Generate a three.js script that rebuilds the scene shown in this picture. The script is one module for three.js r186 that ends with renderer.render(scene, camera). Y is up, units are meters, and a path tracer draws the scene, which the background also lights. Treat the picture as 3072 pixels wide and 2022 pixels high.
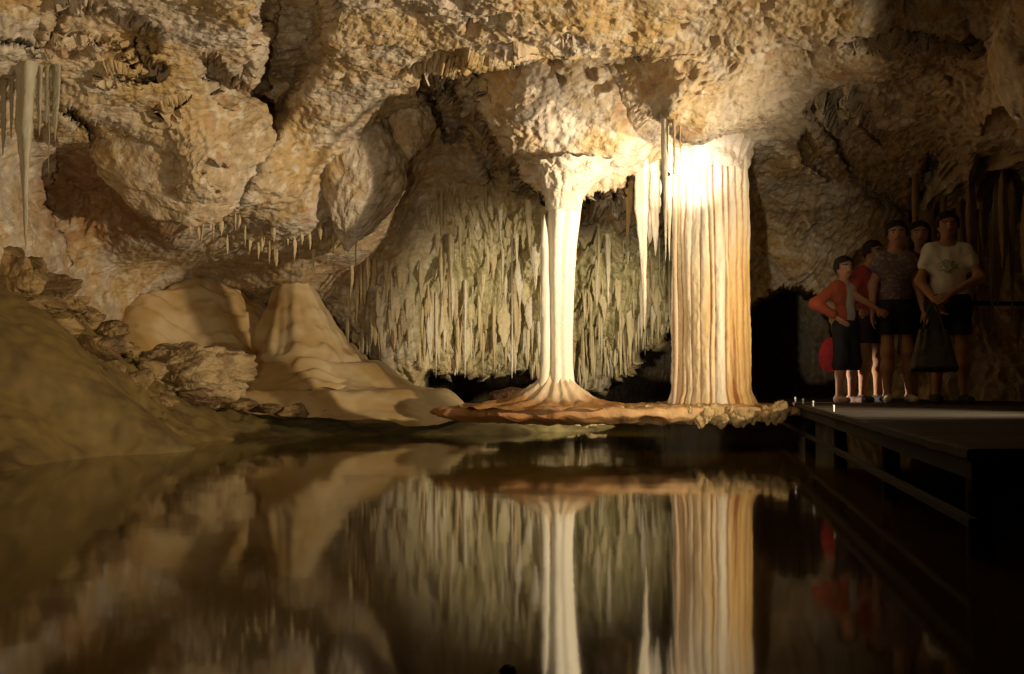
import * as THREE from 'three';
import { ImprovedNoise } from 'three/addons/math/ImprovedNoise.js';
import { mergeGeometries, mergeVertices } from 'three/addons/utils/BufferGeometryUtils.js';
import { RoundedBoxGeometry } from 'three/addons/geometries/RoundedBoxGeometry.js';

// ---------- camera, exposure ----------
const scene = new THREE.Scene();
scene.background = new THREE.Color(0x000000);          // deep inside a cave: no sky reaches here
const EYE = 0.65, F = 1100, PITCH = 2 * Math.PI / 180;
const camera = new THREE.PerspectiveCamera(2 * Math.atan(337 / F) * 180 / Math.PI, 1024 / 674, 0.05, 120);
camera.position.set(0, EYE, 0); camera.rotation.x = PITCH;
const renderer = new THREE.WebGLRenderer({ antialias: true });
renderer.toneMapping = THREE.LinearToneMapping;
renderer.toneMappingExposure = 1.0;
renderer.shadowMap.enabled = true;
const cP = Math.cos(PITCH), sP = Math.sin(PITCH);
// photo pixel (1024 x 674) and distance d along -z  ->  point in the cave
function at(px, py, d) {
  const a = (px - 512) / F, b = -(py - 337) / F;
  const y = b * cP + sP, z = b * sP - cP, s = d / -z;
  return new THREE.Vector3(a * s, EYE + y * s, -d);
}
const hAt = (py, d) => at(512, py, d).y, xAt = (px, d) => at(px, 380, d).x;

// ---------- lamps, all out of sight (each has its fitting built further down) ----------
function spot(pos, target, intensity, angleDeg, penumbra, color, size) {
  const l = new THREE.SpotLight(color, intensity, 0, angleDeg * Math.PI / 180, penumbra, 2);
  l.position.copy(pos); l.target.position.copy(target); l.castShadow = true; l.shadow.radius = size;
  l.shadow.mapSize.set(2048, 2048); l.shadow.camera.near = 0.03;
  scene.add(l); scene.add(l.target); return l;
}
const LAMP = {
  main: { p: at(665.5, 174, 9.02), t: at(420, 168, 11.6), i: 5.5, a: 88, pen: 1, c: new THREE.Color(1, 0.88, 0.68), r: 2 },
  glow: { p: at(666.5, 178, 9.03), t: at(688, 168, 9.75), i: 8.5, a: 30, pen: 1, c: new THREE.Color(1, 0.93, 0.82), r: 2 },  // unseen second lamp, placed for the glare on the thick column
  rail: { p: new THREE.Vector3(5.0, 1.15, -6.2), t: new THREE.Vector3(-3.0, 2.1, -10.0), i: 185, a: 35, pen: 1, c: new THREE.Color(1, 0.82, 0.55), r: 3 },  // out of view at right, placed to light the left wall and mound
  lake: { p: new THREE.Vector3(-0.62, 0.34, -0.4), t: at(668, 300, 10), i: 112, a: 11, pen: 1, c: new THREE.Color(1, 0.85, 0.6), r: 2.5 },  // out of view beside the camera, placed to light the column from front left
  flood: { p: new THREE.Vector3(-0.75, 0.34, -0.36), t: new THREE.Vector3(-1.3, 3.1, -8.4), i: 60, a: 32, pen: 1, c: new THREE.Color(1, 0.80, 0.52), r: 4 },  // out of view beside the camera, placed to brighten the roof
  curtain: { p: at(716, 386, 10.62), t: new THREE.Vector3(0.2, 0.95, -14.6), i: 62, a: 32, pen: 1, c: new THREE.Color(1, 0.86, 0.6), r: 3 },  // unseen behind the thick column, placed to light the back curtain
  low: { p: at(724, 395, 10.62), t: at(866, 384, 10.0), i: 13, a: 14, pen: 0.9, c: new THREE.Color(1, 0.85, 0.68), r: 1.5 },  // unseen behind the thick column, placed to light the legs of the visitors
};
for (const k in LAMP) { const L = LAMP[k]; spot(L.p, L.t, L.i, L.a, L.pen, L.c, L.r); }

// ---------- helpers ----------
const noise = new ImprovedNoise();
const N = (x, y, z) => noise.noise(x + 37.3, y + 11.7, z + 91.1);
function fbm(x, y, z, o) { let s = 0, a = 1, t = 0; for (let i = 0; i < o; i++) { s += a * N(x, y, z); t += a; x = x * 2.03 + 5.2; y = y * 2.03 + 1.3; z = z * 2.03 + 7.7; a *= 0.5; } return s / t; }
function billow(x, y, z, o) { let s = 0, a = 1, t = 0; for (let i = 0; i < o; i++) { s += a * Math.abs(N(x, y, z)); t += a; x = x * 2.1 + 3.1; y = y * 2.1 + 8.3; z = z * 2.1 + 2.7; a *= 0.55; } return s / t; }
function rng(seed) { let s = seed >>> 0; return () => { s = (s + 0x6D2B79F5) >>> 0; let t = s; t = Math.imul(t ^ (t >>> 15), t | 1); t ^= t + Math.imul(t ^ (t >>> 7), t | 61); return ((t ^ (t >>> 14)) >>> 0) / 4294967296; }; }
const clamp = (x, a = 0, b = 1) => x < a ? a : x > b ? b : x;
const ss = (a, b, x) => { const t = clamp((x - a) / (b - a)); return t * t * (3 - 2 * t); };
const mix = (a, b, t) => a + (b - a) * t;
const used = {};
function numbered(n) { used[n] = (used[n] ?? -1) + 1; return used[n] ? `${n}_${String(used[n]).padStart(3, '0')}` : n; }
function tag(o, label, category, group, kind) {
  if (label) o.userData.label = label; if (category) o.userData.category = category;
  if (group) o.userData.group = group; if (kind) o.userData.kind = kind; return o;
}
function mesh(name, g, m, parent = scene) {
  const o = new THREE.Mesh(g, m); o.name = parent === scene ? numbered(name) : name; o.castShadow = o.receiveShadow = true; parent.add(o); return o;
}
function group(name, p, ry = 0) { const g = new THREE.Group(); g.name = numbered(name); g.position.copy(p); g.rotation.y = ry; scene.add(g); return g; }
function gridGeometry(nu, nv, fn, closeU = false) {      // fn(i, j, out[3]) -> point
  const pos = new Float32Array(nu * nv * 3), o = [0, 0, 0];
  for (let j = 0; j < nv; j++) for (let i = 0; i < nu; i++) { fn(i, j, o); pos.set(o, (j * nu + i) * 3); }
  const idx = [], wu = closeU ? nu : nu - 1;
  for (let j = 0; j < nv - 1; j++) for (let i = 0; i < wu; i++) {
    const a = j * nu + i, b = j * nu + (i + 1) % nu, c = a + nu, d = b + nu;
    idx.push(a, c, b, b, c, d);
  }
  const g = new THREE.BufferGeometry();
  g.setAttribute('position', new THREE.BufferAttribute(pos, 3));
  g.setIndex(idx.length > 0 ? new THREE.BufferAttribute(new Uint32Array(idx), 1) : idx);
  return g;
}
function paint(g, fn) {                                   // vertex colours from position (own colour of the stone)
  const p = g.attributes.position, c = new Float32Array(p.count * 3), o = [0, 0, 0];
  for (let i = 0; i < p.count; i++) { fn(p.getX(i), p.getY(i), p.getZ(i), o, i); c.set(o, i * 3); }
  g.setAttribute('color', new THREE.BufferAttribute(c, 3)); return g;
}
function metreUV(g) {
  const p = g.attributes.position, u = new Float32Array(p.count * 2);
  for (let i = 0; i < p.count; i++) { u[i * 2] = p.getX(i) * 0.9 + p.getZ(i) * 0.43; u[i * 2 + 1] = p.getY(i) + p.getZ(i) * 0.55; }
  g.setAttribute('uv', new THREE.BufferAttribute(u, 2)); return g;
}
// ---------- materials ----------
function grainTexture(seed, S = 512) {
  const d = new Uint8Array(S * S * 4);
  for (let y = 0; y < S; y++) for (let x = 0; x < S; x++) {
    const u = x / S, w = y / S, wx = ss(0.7, 1, u), wy = ss(0.7, 1, w); let v = 0, am = 1, f = 9;
    for (let o = 0; o < 4; o++) { const m = (p, q) => N(p * f, q * f, seed + o * 9.1); v += am * mix(mix(m(u, w), m(u - 1, w), wx), mix(m(u, w - 1), m(u - 1, w - 1), wx), wy); am *= 0.62; f *= 2.1; }
    const k = clamp(128 + v * 110, 0, 255), i = (y * S + x) * 4; d[i] = d[i + 1] = d[i + 2] = k; d[i + 3] = 255;
  }
  const t = new THREE.DataTexture(d, S, S); t.wrapS = t.wrapT = THREE.RepeatWrapping; t.magFilter = THREE.LinearFilter; t.minFilter = THREE.LinearMipmapLinearFilter; t.generateMipmaps = true; t.needsUpdate = true; return t;
}
const grain = grainTexture(3.1); grain.repeat.set(1.6, 1.6);
const rockMat = new THREE.MeshStandardMaterial({ vertexColors: true, roughness: 0.72, bumpMap: grain, bumpScale: 0.018 });
const flowMat = new THREE.MeshStandardMaterial({ vertexColors: true, roughness: 0.55 });
const wetMat = new THREE.MeshPhysicalMaterial({ vertexColors: true, roughness: 0.5, specularIntensity: 0.6, bumpMap: grain, bumpScale: 0.006 });
const mudMat = new THREE.MeshStandardMaterial({ vertexColors: true, roughness: 0.6 });
const M = (color, roughness = 0.8, extra = {}) => new THREE.MeshStandardMaterial({ color, roughness, ...extra });

// own colours of the limestone: tan, ochre, mauve-grey, rust, manganese brown, by where the minerals lie in the cave
const TAN = [0.43, 0.315, 0.185], OCHRE = [0.43, 0.285, 0.11], GREY = [0.44, 0.37, 0.29], RUST = [0.26, 0.115, 0.035], BROWN = [0.10, 0.062, 0.034], PALE = [0.60, 0.52, 0.40], GREEN = [0.44, 0.39, 0.20];
const stains = [];                                        // [centre, radius (3), colour, strength]
function stain(px, py, d, r, c, s, sq = [1, 1, 1]) { stains.push([at(px, py, d), r, c, s, sq]); }
function rockColor(x, y, z, o) {
  const n1 = fbm(x * 0.9, y * 0.9, z * 0.9, 3), n2 = fbm(x * 1.7 + 9, y * 1.7, z * 1.7 + 4, 3), n3 = fbm(x * 4.5, y * 4.5 + 7, z * 4.5, 3), n4 = N(x * 17, y * 17, z * 17), n5 = fbm(x * 8 + 3, y * 8, z * 8, 2);
  let r = TAN[0], g = TAN[1], b = TAN[2];
  const put = (c, t) => { t = clamp(t); r = mix(r, c[0], t); g = mix(g, c[1], t); b = mix(b, c[2], t); };
  put(OCHRE, ss(0.0, 0.28, n1) * 0.75); put(GREY, ss(-0.04, 0.2, n2) * 0.8); put(PALE, ss(0.06, 0.3, n5) * 0.6);
  put(RUST, ss(0.2, 0.42, n3) * 0.55); 
  for (const [c, rad, col, s, sq] of stains) {
    const dx = (x - c.x) * sq[0], dy = (y - c.y) * sq[1], dz = (z - c.z) * sq[2], q = (dx * dx + dy * dy + dz * dz) / (rad * rad);
    if (q < 2.5) put(col, s * ss(1.25, 0.35, Math.sqrt(q) + n3 * 0.5 + n5 * 0.45 + n4 * 0.1));
  }
  put([0.2, 0.12, 0.06], ss(0.24, 0.44, fbm(x * 6 + 20, y * 6, z * 6, 3) + 0.1 * n4) * 0.6);
  const k = 1 + 0.25 * n4 + 0.16 * n3; o[0] = r * k; o[1] = g * k; o[2] = b * k;
}
// ---------- the cave wall and roof: estimated depths at pixel positions joined by a thin-plate surface, roughened as stone ----------
const depthPoints = [
  [-600, -500, 5], [-250, -500, 5.2], [200, -500, 5.2], [512, -500, 5.1], [900, -500, 5], [1300, -500, 4.4], [1600, -400, 4],
  [-600, 0, 5.5], [-250, 0, 6.8], [-600, 300, 5.5], [-250, 200, 7.6], [-250, 400, 7.5], [1300, 0, 6], [1300, 250, 7.5], [1300, 450, 7.5], [1600, 200, 5.5], [1600, 500, 5.5],
  [-250, -200, 6.2], [100, -200, 6.6], [512, -200, 6.5], [900, -200, 6.4],
  [0, 0, 8.2], [120, 0, 8.4], [240, 10, 8.6], [420, 10, 8.4], [520, 50, 9], [600, 15, 8.3], [700, 55, 8.9], [720, 5, 8.3], [800, 70, 9.0], [850, 35, 8.4], [960, 60, 8.7], [1024, 30, 8.0], [1040, 130, 8.2],
  [100, 60, 9.1], [180, 45, 9.2], [160, 110, 9.9], [215, 170, 10.3], [180, 200, 10.4], [90, 110, 9.6], [30, 100, 9.3], [0, 60, 8.7],
  [60, 165, 11.2], [110, 185, 11.6], [160, 222, 11.3], [30, 190, 10.8], [60, 240, 11.4], [0, 240, 9.6], [-60, 150, 8.6],
  [230, 225, 11.2], [280, 235, 11.7], [330, 245, 12.2], [260, 100, 10.6], [300, 120, 10.9], [340, 150, 11.2], [330, 200, 11.6], [370, 110, 10.8], [400, 70, 9.9],
  [420, 140, 12.2], [440, 190, 13.4], [480, 215, 13.9], [400, 210, 12.9], [390, 250, 13.3], [520, 200, 13.6],
  [450, 90, 10.4], [490, 110, 10.9], [560, 85, 10.2], [620, 112, 10.0], [663, 112, 8.72], [645, 75, 9.15], [600, 150, 10.7], [640, 150, 10.4], [615, 185, 11.2], [640, 190, 11.4], [690, 140, 9.5], [750, 138, 9.6], [720, 118, 9.1], [745, 165, 10.5], [820, 130, 9.7], [880, 100, 9.1],
  [360, 285, 13.7], [400, 320, 13.8], [430, 300, 14.3], [500, 300, 14.9], [560, 270, 14.6], [600, 235, 13.6], [600, 290, 14.9], [650, 220, 13.6], [660, 300, 15], [700, 300, 15], [700, 210, 13],
  [790, 190, 11.0], [800, 240, 12.3], [790, 280, 12.9], [860, 200, 11.0], [860, 260, 12.2], [850, 330, 12.6], [900, 160, 10.1], [960, 140, 9.4],
  [930, 210, 11.2], [930, 300, 11.4], [990, 250, 11.0], [1000, 330, 10.9], [1024, 230, 10.6], [1000, 390, 10.8], [1060, 300, 10.2],
  [280, 300, 14.0], [200, 290, 13.8], [120, 290, 12.8], [40, 300, 11], [200, 380, 14.2], [300, 400, 14.8], [400, 380, 14.6], [100, 400, 12], [0, 400, 10],
  [500, 400, 16], [600, 420, 16.5], [700, 420, 16], [850, 420, 13.2], [512, 500, 17], [250, 500, 15], [0, 500, 11], [850, 500, 13.5],
];
function thinPlate(pts) {
  const n = pts.length, m = n + 3, S = 200, A = Array.from({ length: m }, () => new Float64Array(m + 1));
  const U = (dx, dy) => { const r = dx * dx + dy * dy; return r > 0 ? r * Math.log(r) * 0.5 : 0; };
  for (let i = 0; i < n; i++) {
    for (let j = 0; j < n; j++) A[i][j] = U((pts[i][0] - pts[j][0]) / S, (pts[i][1] - pts[j][1]) / S);
    A[i][i] += 0.004; A[i][n] = A[n][i] = 1; A[i][n + 1] = A[n + 1][i] = pts[i][0] / S; A[i][n + 2] = A[n + 2][i] = pts[i][1] / S; A[i][m] = pts[i][2];
  }
  for (let c = 0; c < m; c++) {
    let p = c; for (let r = c + 1; r < m; r++) if (Math.abs(A[r][c]) > Math.abs(A[p][c])) p = r;
    [A[c], A[p]] = [A[p], A[c]];
    for (let r = 0; r < m; r++) if (r !== c) { const f = A[r][c] / A[c][c]; if (f) for (let k = c; k <= m; k++) A[r][k] -= f * A[c][k]; }
  }
  const w = A.map((r, i) => r[m] / r[i]);
  return (x, y) => { let s = w[n] + w[n + 1] * x / S + w[n + 2] * y / S; for (let i = 0; i < n; i++) s += w[i] * U((x - pts[i][0]) / S, (y - pts[i][1]) / S); return s; };
}
const plate = thinPlate(depthPoints);
const CO = { x0: -720, y0: -720, st: 8 }; CO.nx = Math.ceil(2460 / CO.st) + 2; CO.ny = Math.ceil(1260 / CO.st) + 2; CO.v = new Float32Array(CO.nx * CO.ny);
for (let j = 0; j < CO.ny; j++) for (let i = 0; i < CO.nx; i++) CO.v[j * CO.nx + i] = Math.max(3.2, plate(CO.x0 + i * CO.st, CO.y0 + j * CO.st));
const baseDepth = (x, y) => { const u = (x - CO.x0) / CO.st, v = (y - CO.y0) / CO.st, i = clamp(Math.floor(u), 0, CO.nx - 2), j = clamp(Math.floor(v), 0, CO.ny - 2), a = u - i, b = v - j, k = j * CO.nx + i; return mix(mix(CO.v[k], CO.v[k + 1], a), mix(CO.v[k + CO.nx], CO.v[k + CO.nx + 1], a), b); };
// clefts, cracks and hollows eaten into the rock: [[x, y, half width], ...], depth in metres
function segDist(px, py, a, b) { const dx = b[0] - a[0], dy = b[1] - a[1], t = clamp(((px - a[0]) * dx + (py - a[1]) * dy) / (dx * dx + dy * dy)); return Math.hypot(px - a[0] - dx * t, py - a[1] - dy * t) / mix(a[2], b[2], t); }
const clefts = [
  { d: 1.25, s: 1, l: [[300, -40, 36], [292, 20, 34], [288, 55, 30], [272, 100, 20], [260, 135, 15], [246, 170, 12], [232, 195, 9]] },
  { d: 0.5, s: 1, l: [[205, 62, 10], [222, 85, 12], [244, 95, 14]] },
  { d: 0.35, s: 1, l: [[60, 20, 14], [120, 26, 16], [150, 40, 12]] },
  { d: 0.35, s: 1, l: [[130, 48, 7], [146, 64, 9], [160, 72, 8]] },
  { d: 0.3, s: 1, l: [[110, 75, 8], [150, 75, 7]] },
  { d: 0.9, s: 1, l: [[438, 86, 16], [446, 105, 15], [452, 128, 12]] },
  { d: 0.35, s: 1, l: [[432, 92, 7], [424, 118, 6], [404, 136, 8]] },
  { d: 0.3, s: 1, l: [[470, 68, 8], [486, 72, 9], [505, 76, 6]] },
  { d: 0.16, s: 1, l: [[500, 84, 4], [520, 82, 4], [560, 76, 3]] },
  { d: 0.5, s: 1, l: [[500, 118, 8], [510, 140, 9], [515, 165, 8]] },
  { d: 0.45, s: 1, l: [[545, 120, 7], [556, 150, 9], [560, 178, 7]] },
  { d: 0.4, s: 1, l: [[468, 120, 7], [484, 148, 8], [492, 178, 8]] },
  { d: 0.22, s: 1, l: [[822, 112, 4], [836, 142, 4], [846, 160, 4], [866, 190, 5], [900, 212, 6]] },
  { d: 0.2, s: 1, l: [[845, 96, 3], [858, 120, 3], [880, 140, 4]] },
  { d: 0.3, s: 1, l: [[806, 140, 6], [812, 160, 7], [830, 172, 6]] },
  { d: 0.3, s: 1, l: [[850, 38, 5], [890, 30, 5], [930, 36, 6], [975, 38, 5]] },
  { d: 0.25, s: 1, l: [[560, 88, 3], [580, 66, 4], [640, 58, 3]] },
  { d: 0.25, s: 1, l: [[0, 40, 3], [40, 48, 3], [58, 18, 4], [62, 0, 3]] },
  { d: 0.18, s: 1, l: [[90, 52, 2], [112, 44, 3], [128, 50, 2]] },
  { d: 0.2, s: 1, l: [[160, 118, 4], [170, 108, 5], [188, 96, 4]] },
  { d: 0.5, s: 1, l: [[70, 112, 5], [92, 132, 5], [108, 152, 6]] },
  { d: 0.6, s: 1, l: [[212, 170, 9], [222, 180, 10], [232, 196, 8]] },
  { d: 0.4, s: 1, l: [[930, 160, 5], [918, 185, 6], [914, 215, 6], [916, 240, 5]] },
];
const void1 = [[428, 372], [450, 366], [480, 372], [505, 364], [540, 372], [575, 386], [600, 384], [620, 374], [640, 352], [660, 334], [680, 322], [700, 330], [730, 345], [744, 330], [752, 308], [770, 292], [792, 287], [815, 292], [828, 312], [836, 350], [842, 400]];
function voidTop(px) { if (px <= void1[0][0] || px >= void1[void1.length - 1][0]) return 1e3; for (let i = 1; i < void1.length; i++) if (px <= void1[i][0]) { const a = void1[i - 1], b = void1[i]; return mix(a[1], b[1], (px - a[0]) / (b[0] - a[0])); } return 1e3; }
function voidMask(px, py) {
  const inX = Math.min(px - 424, 848 - px); if (inX <= 0) return 0;
  const wob = 5 * N(px * 0.09, py * 0.03, 2) + 3 * N(px * 0.3, py * 0.05, 7);
  return ss(0, 9, Math.min(py - voidTop(clamp(px, 428.1, 841.9)) + wob, inX * 1.2));
}
const PITS = (x, y, z) => { const b = N(x * 5.2, y * 5.2, z * 5.2) + 0.5 * N(x * 10.4, y * 10.4, z * 10.4); return ss(0.3, 0.62, b); };
// the broad front of rock that hangs over the slender column
const hang = [[474, 80], [482, 118], [494, 146], [510, 168], [528, 188], [548, 204], [575, 208], [598, 200], [618, 196], [632, 186], [650, 172], [672, 156], [690, 146]];
function hangEdge(px) { if (px <= hang[0][0]) return hang[0][1] - (hang[0][0] - px) * 4; for (let i = 1; i < hang.length; i++) if (px <= hang[i][0]) { const a = hang[i - 1], b = hang[i]; return mix(a[1], b[1], (px - a[0]) / (b[0] - a[0])); } return 140 - (px - 690) * 4; }
function frontMask(px, py) { if (px < 440 || px > 730 || py > 225 || py < 30) return 0; const wx = px + 7 * N(px * 0.07, py * 0.07, 23) + 3 * N(px * 0.22, py * 0.22, 25), wy = py + 7 * N(px * 0.08, py * 0.06, 33) + 4 * N(px * 0.24, py * 0.2, 35); return ss(-3, 9, hangEdge(wx) - wy); }
function depthAt(px, py) {
  let d = baseDepth(px, py);
  for (const c of clefts) {
    let q = 9; const l = c.l; 
    if (c.bb === undefined) { c.bb = [1e9, 1e9, -1e9, -1e9]; for (const p of l) { c.bb[0] = Math.min(c.bb[0], p[0] - p[2] * 1.6 - 8); c.bb[1] = Math.min(c.bb[1], p[1] - p[2] * 1.6 - 8); c.bb[2] = Math.max(c.bb[2], p[0] + p[2] * 1.6 + 8); c.bb[3] = Math.max(c.bb[3], p[1] + p[2] * 1.6 + 8); } }
    if (px < c.bb[0] || px > c.bb[2] || py < c.bb[1] || py > c.bb[3]) continue;
    const wx = px + 5 * N(px * 0.06, py * 0.06, 3) + 2.5 * N(px * 0.2, py * 0.2, 5), wy = py + 5 * N(px * 0.06, py * 0.06, 13) + 2.5 * N(px * 0.2, py * 0.2, 15);
    for (let i = 1; i < l.length; i++) q = Math.min(q, segDist(wx, wy, l[i - 1], l[i]));
    d += c.d * ss(1.35, 0.45, q);
  }
  const f = frontMask(px, py); if (f > 0) d = Math.min(d, mix(d, 10.12 - 0.0055 * (hangEdge(px) - py), f));
  return d + 11 * voidMask(px, py);
}
function spread(a, b, s0, e0, s1, e1) { const r = []; for (let x = a; x < s0; x += e0) r.push(x); for (let x = s0; x < e1; x += s1) r.push(x); for (let x = e1; x <= b; x += e0) r.push(x); return r; }
const PX = spread(-700, 1720, -24, 14, 1.3, 1048), PY = spread(-700, 520, -18, 14, 1.3, 440);
// stains that the rock carries
stain(175, 25, 8.9, 0.55, GREY, 0.8); stain(145, 70, 9.4, 0.5, OCHRE, 0.9); stain(180, 125, 10, 0.6, OCHRE, 0.6);
stain(110, 190, 11.5, 0.9, RUST, 0.8); stain(150, 225, 11.3, 0.5, RUST, 0.6);
stain(470, 62, 9.6, 0.45, OCHRE, 0.9); stain(420, 40, 9, 0.5, OCHRE, 0.5); stain(520, 78, 9.9, 0.4, [0.5, 0.28, 0.07], 0.7);
stain(590, 115, 10.4, 0.35, [0.5, 0.36, 0.15], 0.7); stain(725, 15, 8, 0.35, RUST, 0.5); stain(790, 30, 8.3, 0.45, OCHRE, 0.6); stain(830, 90, 9.5, 0.5, GREY, 0.7); stain(880, 130, 10, 0.5, RUST, 0.4);
stain(540, 300, 14.7, 2.1, GREEN, 0.7); stain(640, 290, 14.8, 1.6, GREEN, 0.8); stain(440, 300, 14.3, 0.9, GREEN, 0.5);
stain(410, 160, 12.4, 0.7, RUST, 0.5); stain(930, 250, 11.2, 0.9, OCHRE, 0.5); stain(740, 120, 9.6, 0.8, GREY, 0.6);
{
  const nu = PX.length, nv = PY.length, base = new Float32Array(nu * nv * 3);
  for (let j = 0; j < nv; j++) for (let i = 0; i < nu; i++) { const p = at(PX[i], PY[j], depthAt(PX[i], PY[j])); base[(j * nu + i) * 3] = p.x; base[(j * nu + i) * 3 + 1] = p.y; base[(j * nu + i) * 3 + 2] = p.z; }
  const g = gridGeometry(nu, nv, (i, j, o) => { const k = (j * nu + i) * 3; o[0] = base[k]; o[1] = base[k + 1]; o[2] = base[k + 2]; });
  g.computeVertexNormals();
  const nm = g.attributes.normal, pos = g.attributes.position;
  for (let j = 0; j < nv; j++) for (let i = 0; i < nu; i++) {
    const k = j * nu + i, px = PX[i], py = PY[j], x = base[k * 3], y = base[k * 3 + 1], z = base[k * 3 + 2];
    let nx = nm.getX(k), ny = nm.getY(k), nz = nm.getZ(k); if (nz < 0) { nx = -nx; ny = -ny; nz = -nz; }
    // soften the push direction towards the open cave
    const far = voidMask(px, py); if (far > 0.02) { nx = 0; ny = 0; nz = 1; }
    const warp = 0.25 * N(x * 1.1, y * 1.1, z * 1.1);
    const flute = Math.max(ss(420, 450, px) * ss(690, 670, px) * ss(165, 215, py), ss(905, 925, px) * ss(150, 175, py), 0.75 * ss(350, 380, px) * ss(425, 415, px) * ss(250, 290, py), 0.5 * ss(760, 800, px) * ss(185, 230, py) * ss(905, 890, px));
    let h = 0.15 * N(x * 0.85 + warp, y * 0.85, z * 0.85) + 0.085 * N(x * 2.1, y * 2.1 + warp, z * 2.1);
    const rough = h + 0.10 * (billow(x * 3, y * 3, z * 3, 4) - 0.3) + 0.05 * (0.35 - billow(x * 8.5 + 4, y * 8.5, z * 8.5, 3));
    const smooth = ss(-0.05, 0.3, N(x * 0.6 + 3, y * 0.6 + 8, z * 0.6));
    h = mix(rough, h + 0.06 * (billow(x * 2.3, y * 2.3, z * 2.3, 3) - 0.3), smooth * 0.55);
    h += 0.033 * fbm(x * 16, y * 16, z * 16, 3);
    const ledge = Math.max(ss(380, 430, px) * ss(640, 580, px) * ss(115, 90, py), 0.5 * ss(700, 680, py) * ss(640, 700, px) * ss(90, 60, py));
    h -= (0.03 + 0.14 * ledge) * PITS(x, y, z);
    if (flute > 0) {
      const fx = x + 0.25 * N(x * 0.8, y * 0.5, z);
      const f = 0.12 * (0.4 - Math.abs(N(fx * 3.3, y * 0.35, z * 0.5))) + 0.10 * (0.4 - Math.abs(N(fx * 8.5 + 5, y * 0.6, z * 0.6))) + 0.07 * (0.4 - Math.abs(N(fx * 19, y * 1.3, z))) + 0.03 * fbm(x * 11, y * 5, z * 11, 2);
      h = mix(h, h * 0.3 + f * 2.1, flute);
    }
    pos.setXYZ(k, x + nx * h, y + ny * h, z + nz * h);
  }
  paint(g, rockColor); metreUV(g); g.computeVertexNormals();
  tag(mesh('cave_wall', g, rockMat), 'rough tan and brown limestone wall and roof of the cave', 'cave wall', null, 'structure');
}
// the rest of the chamber, round and behind the camera
{
  const nu = 120, nv = 70;
  const g = gridGeometry(nu, nv, (i, j, o) => {
    const a = i / nu * 2 * Math.PI, b = (j / (nv - 1)) * Math.PI, sx = Math.sin(b) * Math.cos(a), sy = Math.cos(b), sz = Math.sin(b) * Math.sin(a);
    const k = 1 + 0.07 * fbm(sx * 4, sy * 4, sz * 4, 4);
    o[0] = sx * 13 * k; o[1] = 0.8 + sy * (sy > 0 ? 5.6 : 4) * k; o[2] = -10 + sz * 21 * k;
  }, true);
  paint(g, rockColor); metreUV(g); g.computeVertexNormals();
  tag(mesh('cave_chamber', g, rockMat), 'dim outer walls of the cave chamber', 'cave wall', null, 'structure');
}
// ---------- the lake ----------
{
  const W = 1024, H = 1024, d = new Uint8Array(W * H * 4);
  for (let y = 0; y < H; y++) for (let x = 0; x < W; x++) {
    const u = x / W, v = y / H;
    const t = (f, s) => { const a = u * f, b = v * f, m = (p, q) => N(p, q, s); const wx = ss(0.75, 1, u), wy = ss(0.75, 1, v); return mix(mix(m(a, b), m(a - f, b), wx), mix(m(a, b - f), m(a - f, b - f), wx), wy); };
    const k = clamp(128 + 75 * t(4, 1) + 30 * t(10, 4) + 8 * t(30, 9), 0, 255), i = (y * W + x) * 4; d[i] = d[i + 1] = d[i + 2] = k; d[i + 3] = 255;
  }
  const t = new THREE.DataTexture(d, W, H); t.wrapS = t.wrapT = THREE.RepeatWrapping; t.magFilter = THREE.LinearFilter; t.minFilter = THREE.LinearMipmapLinearFilter; t.generateMipmaps = true; t.needsUpdate = true; t.repeat.set(1, 1);
  const g = new THREE.PlaneGeometry(26, 42, 1, 1); g.rotateX(-Math.PI / 2);
  const u = g.attributes.uv, p = g.attributes.position; for (let i = 0; i < u.count; i++) u.setXY(i, p.getX(i) / 2.6, p.getZ(i) / 2.6);
  const m = new THREE.MeshPhysicalMaterial({ color: new THREE.Color().setRGB(0.085, 0.056, 0.007), roughness: 0.06, ior: 1.45, specularIntensity: 1, bumpMap: t, bumpScale: 0.0016 });
  const o = mesh('lake_water', g, m); o.position.set(0, 0, -10); tag(o, 'still dark brown lake mirroring the formations', 'water', null, 'structure');
}
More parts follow.
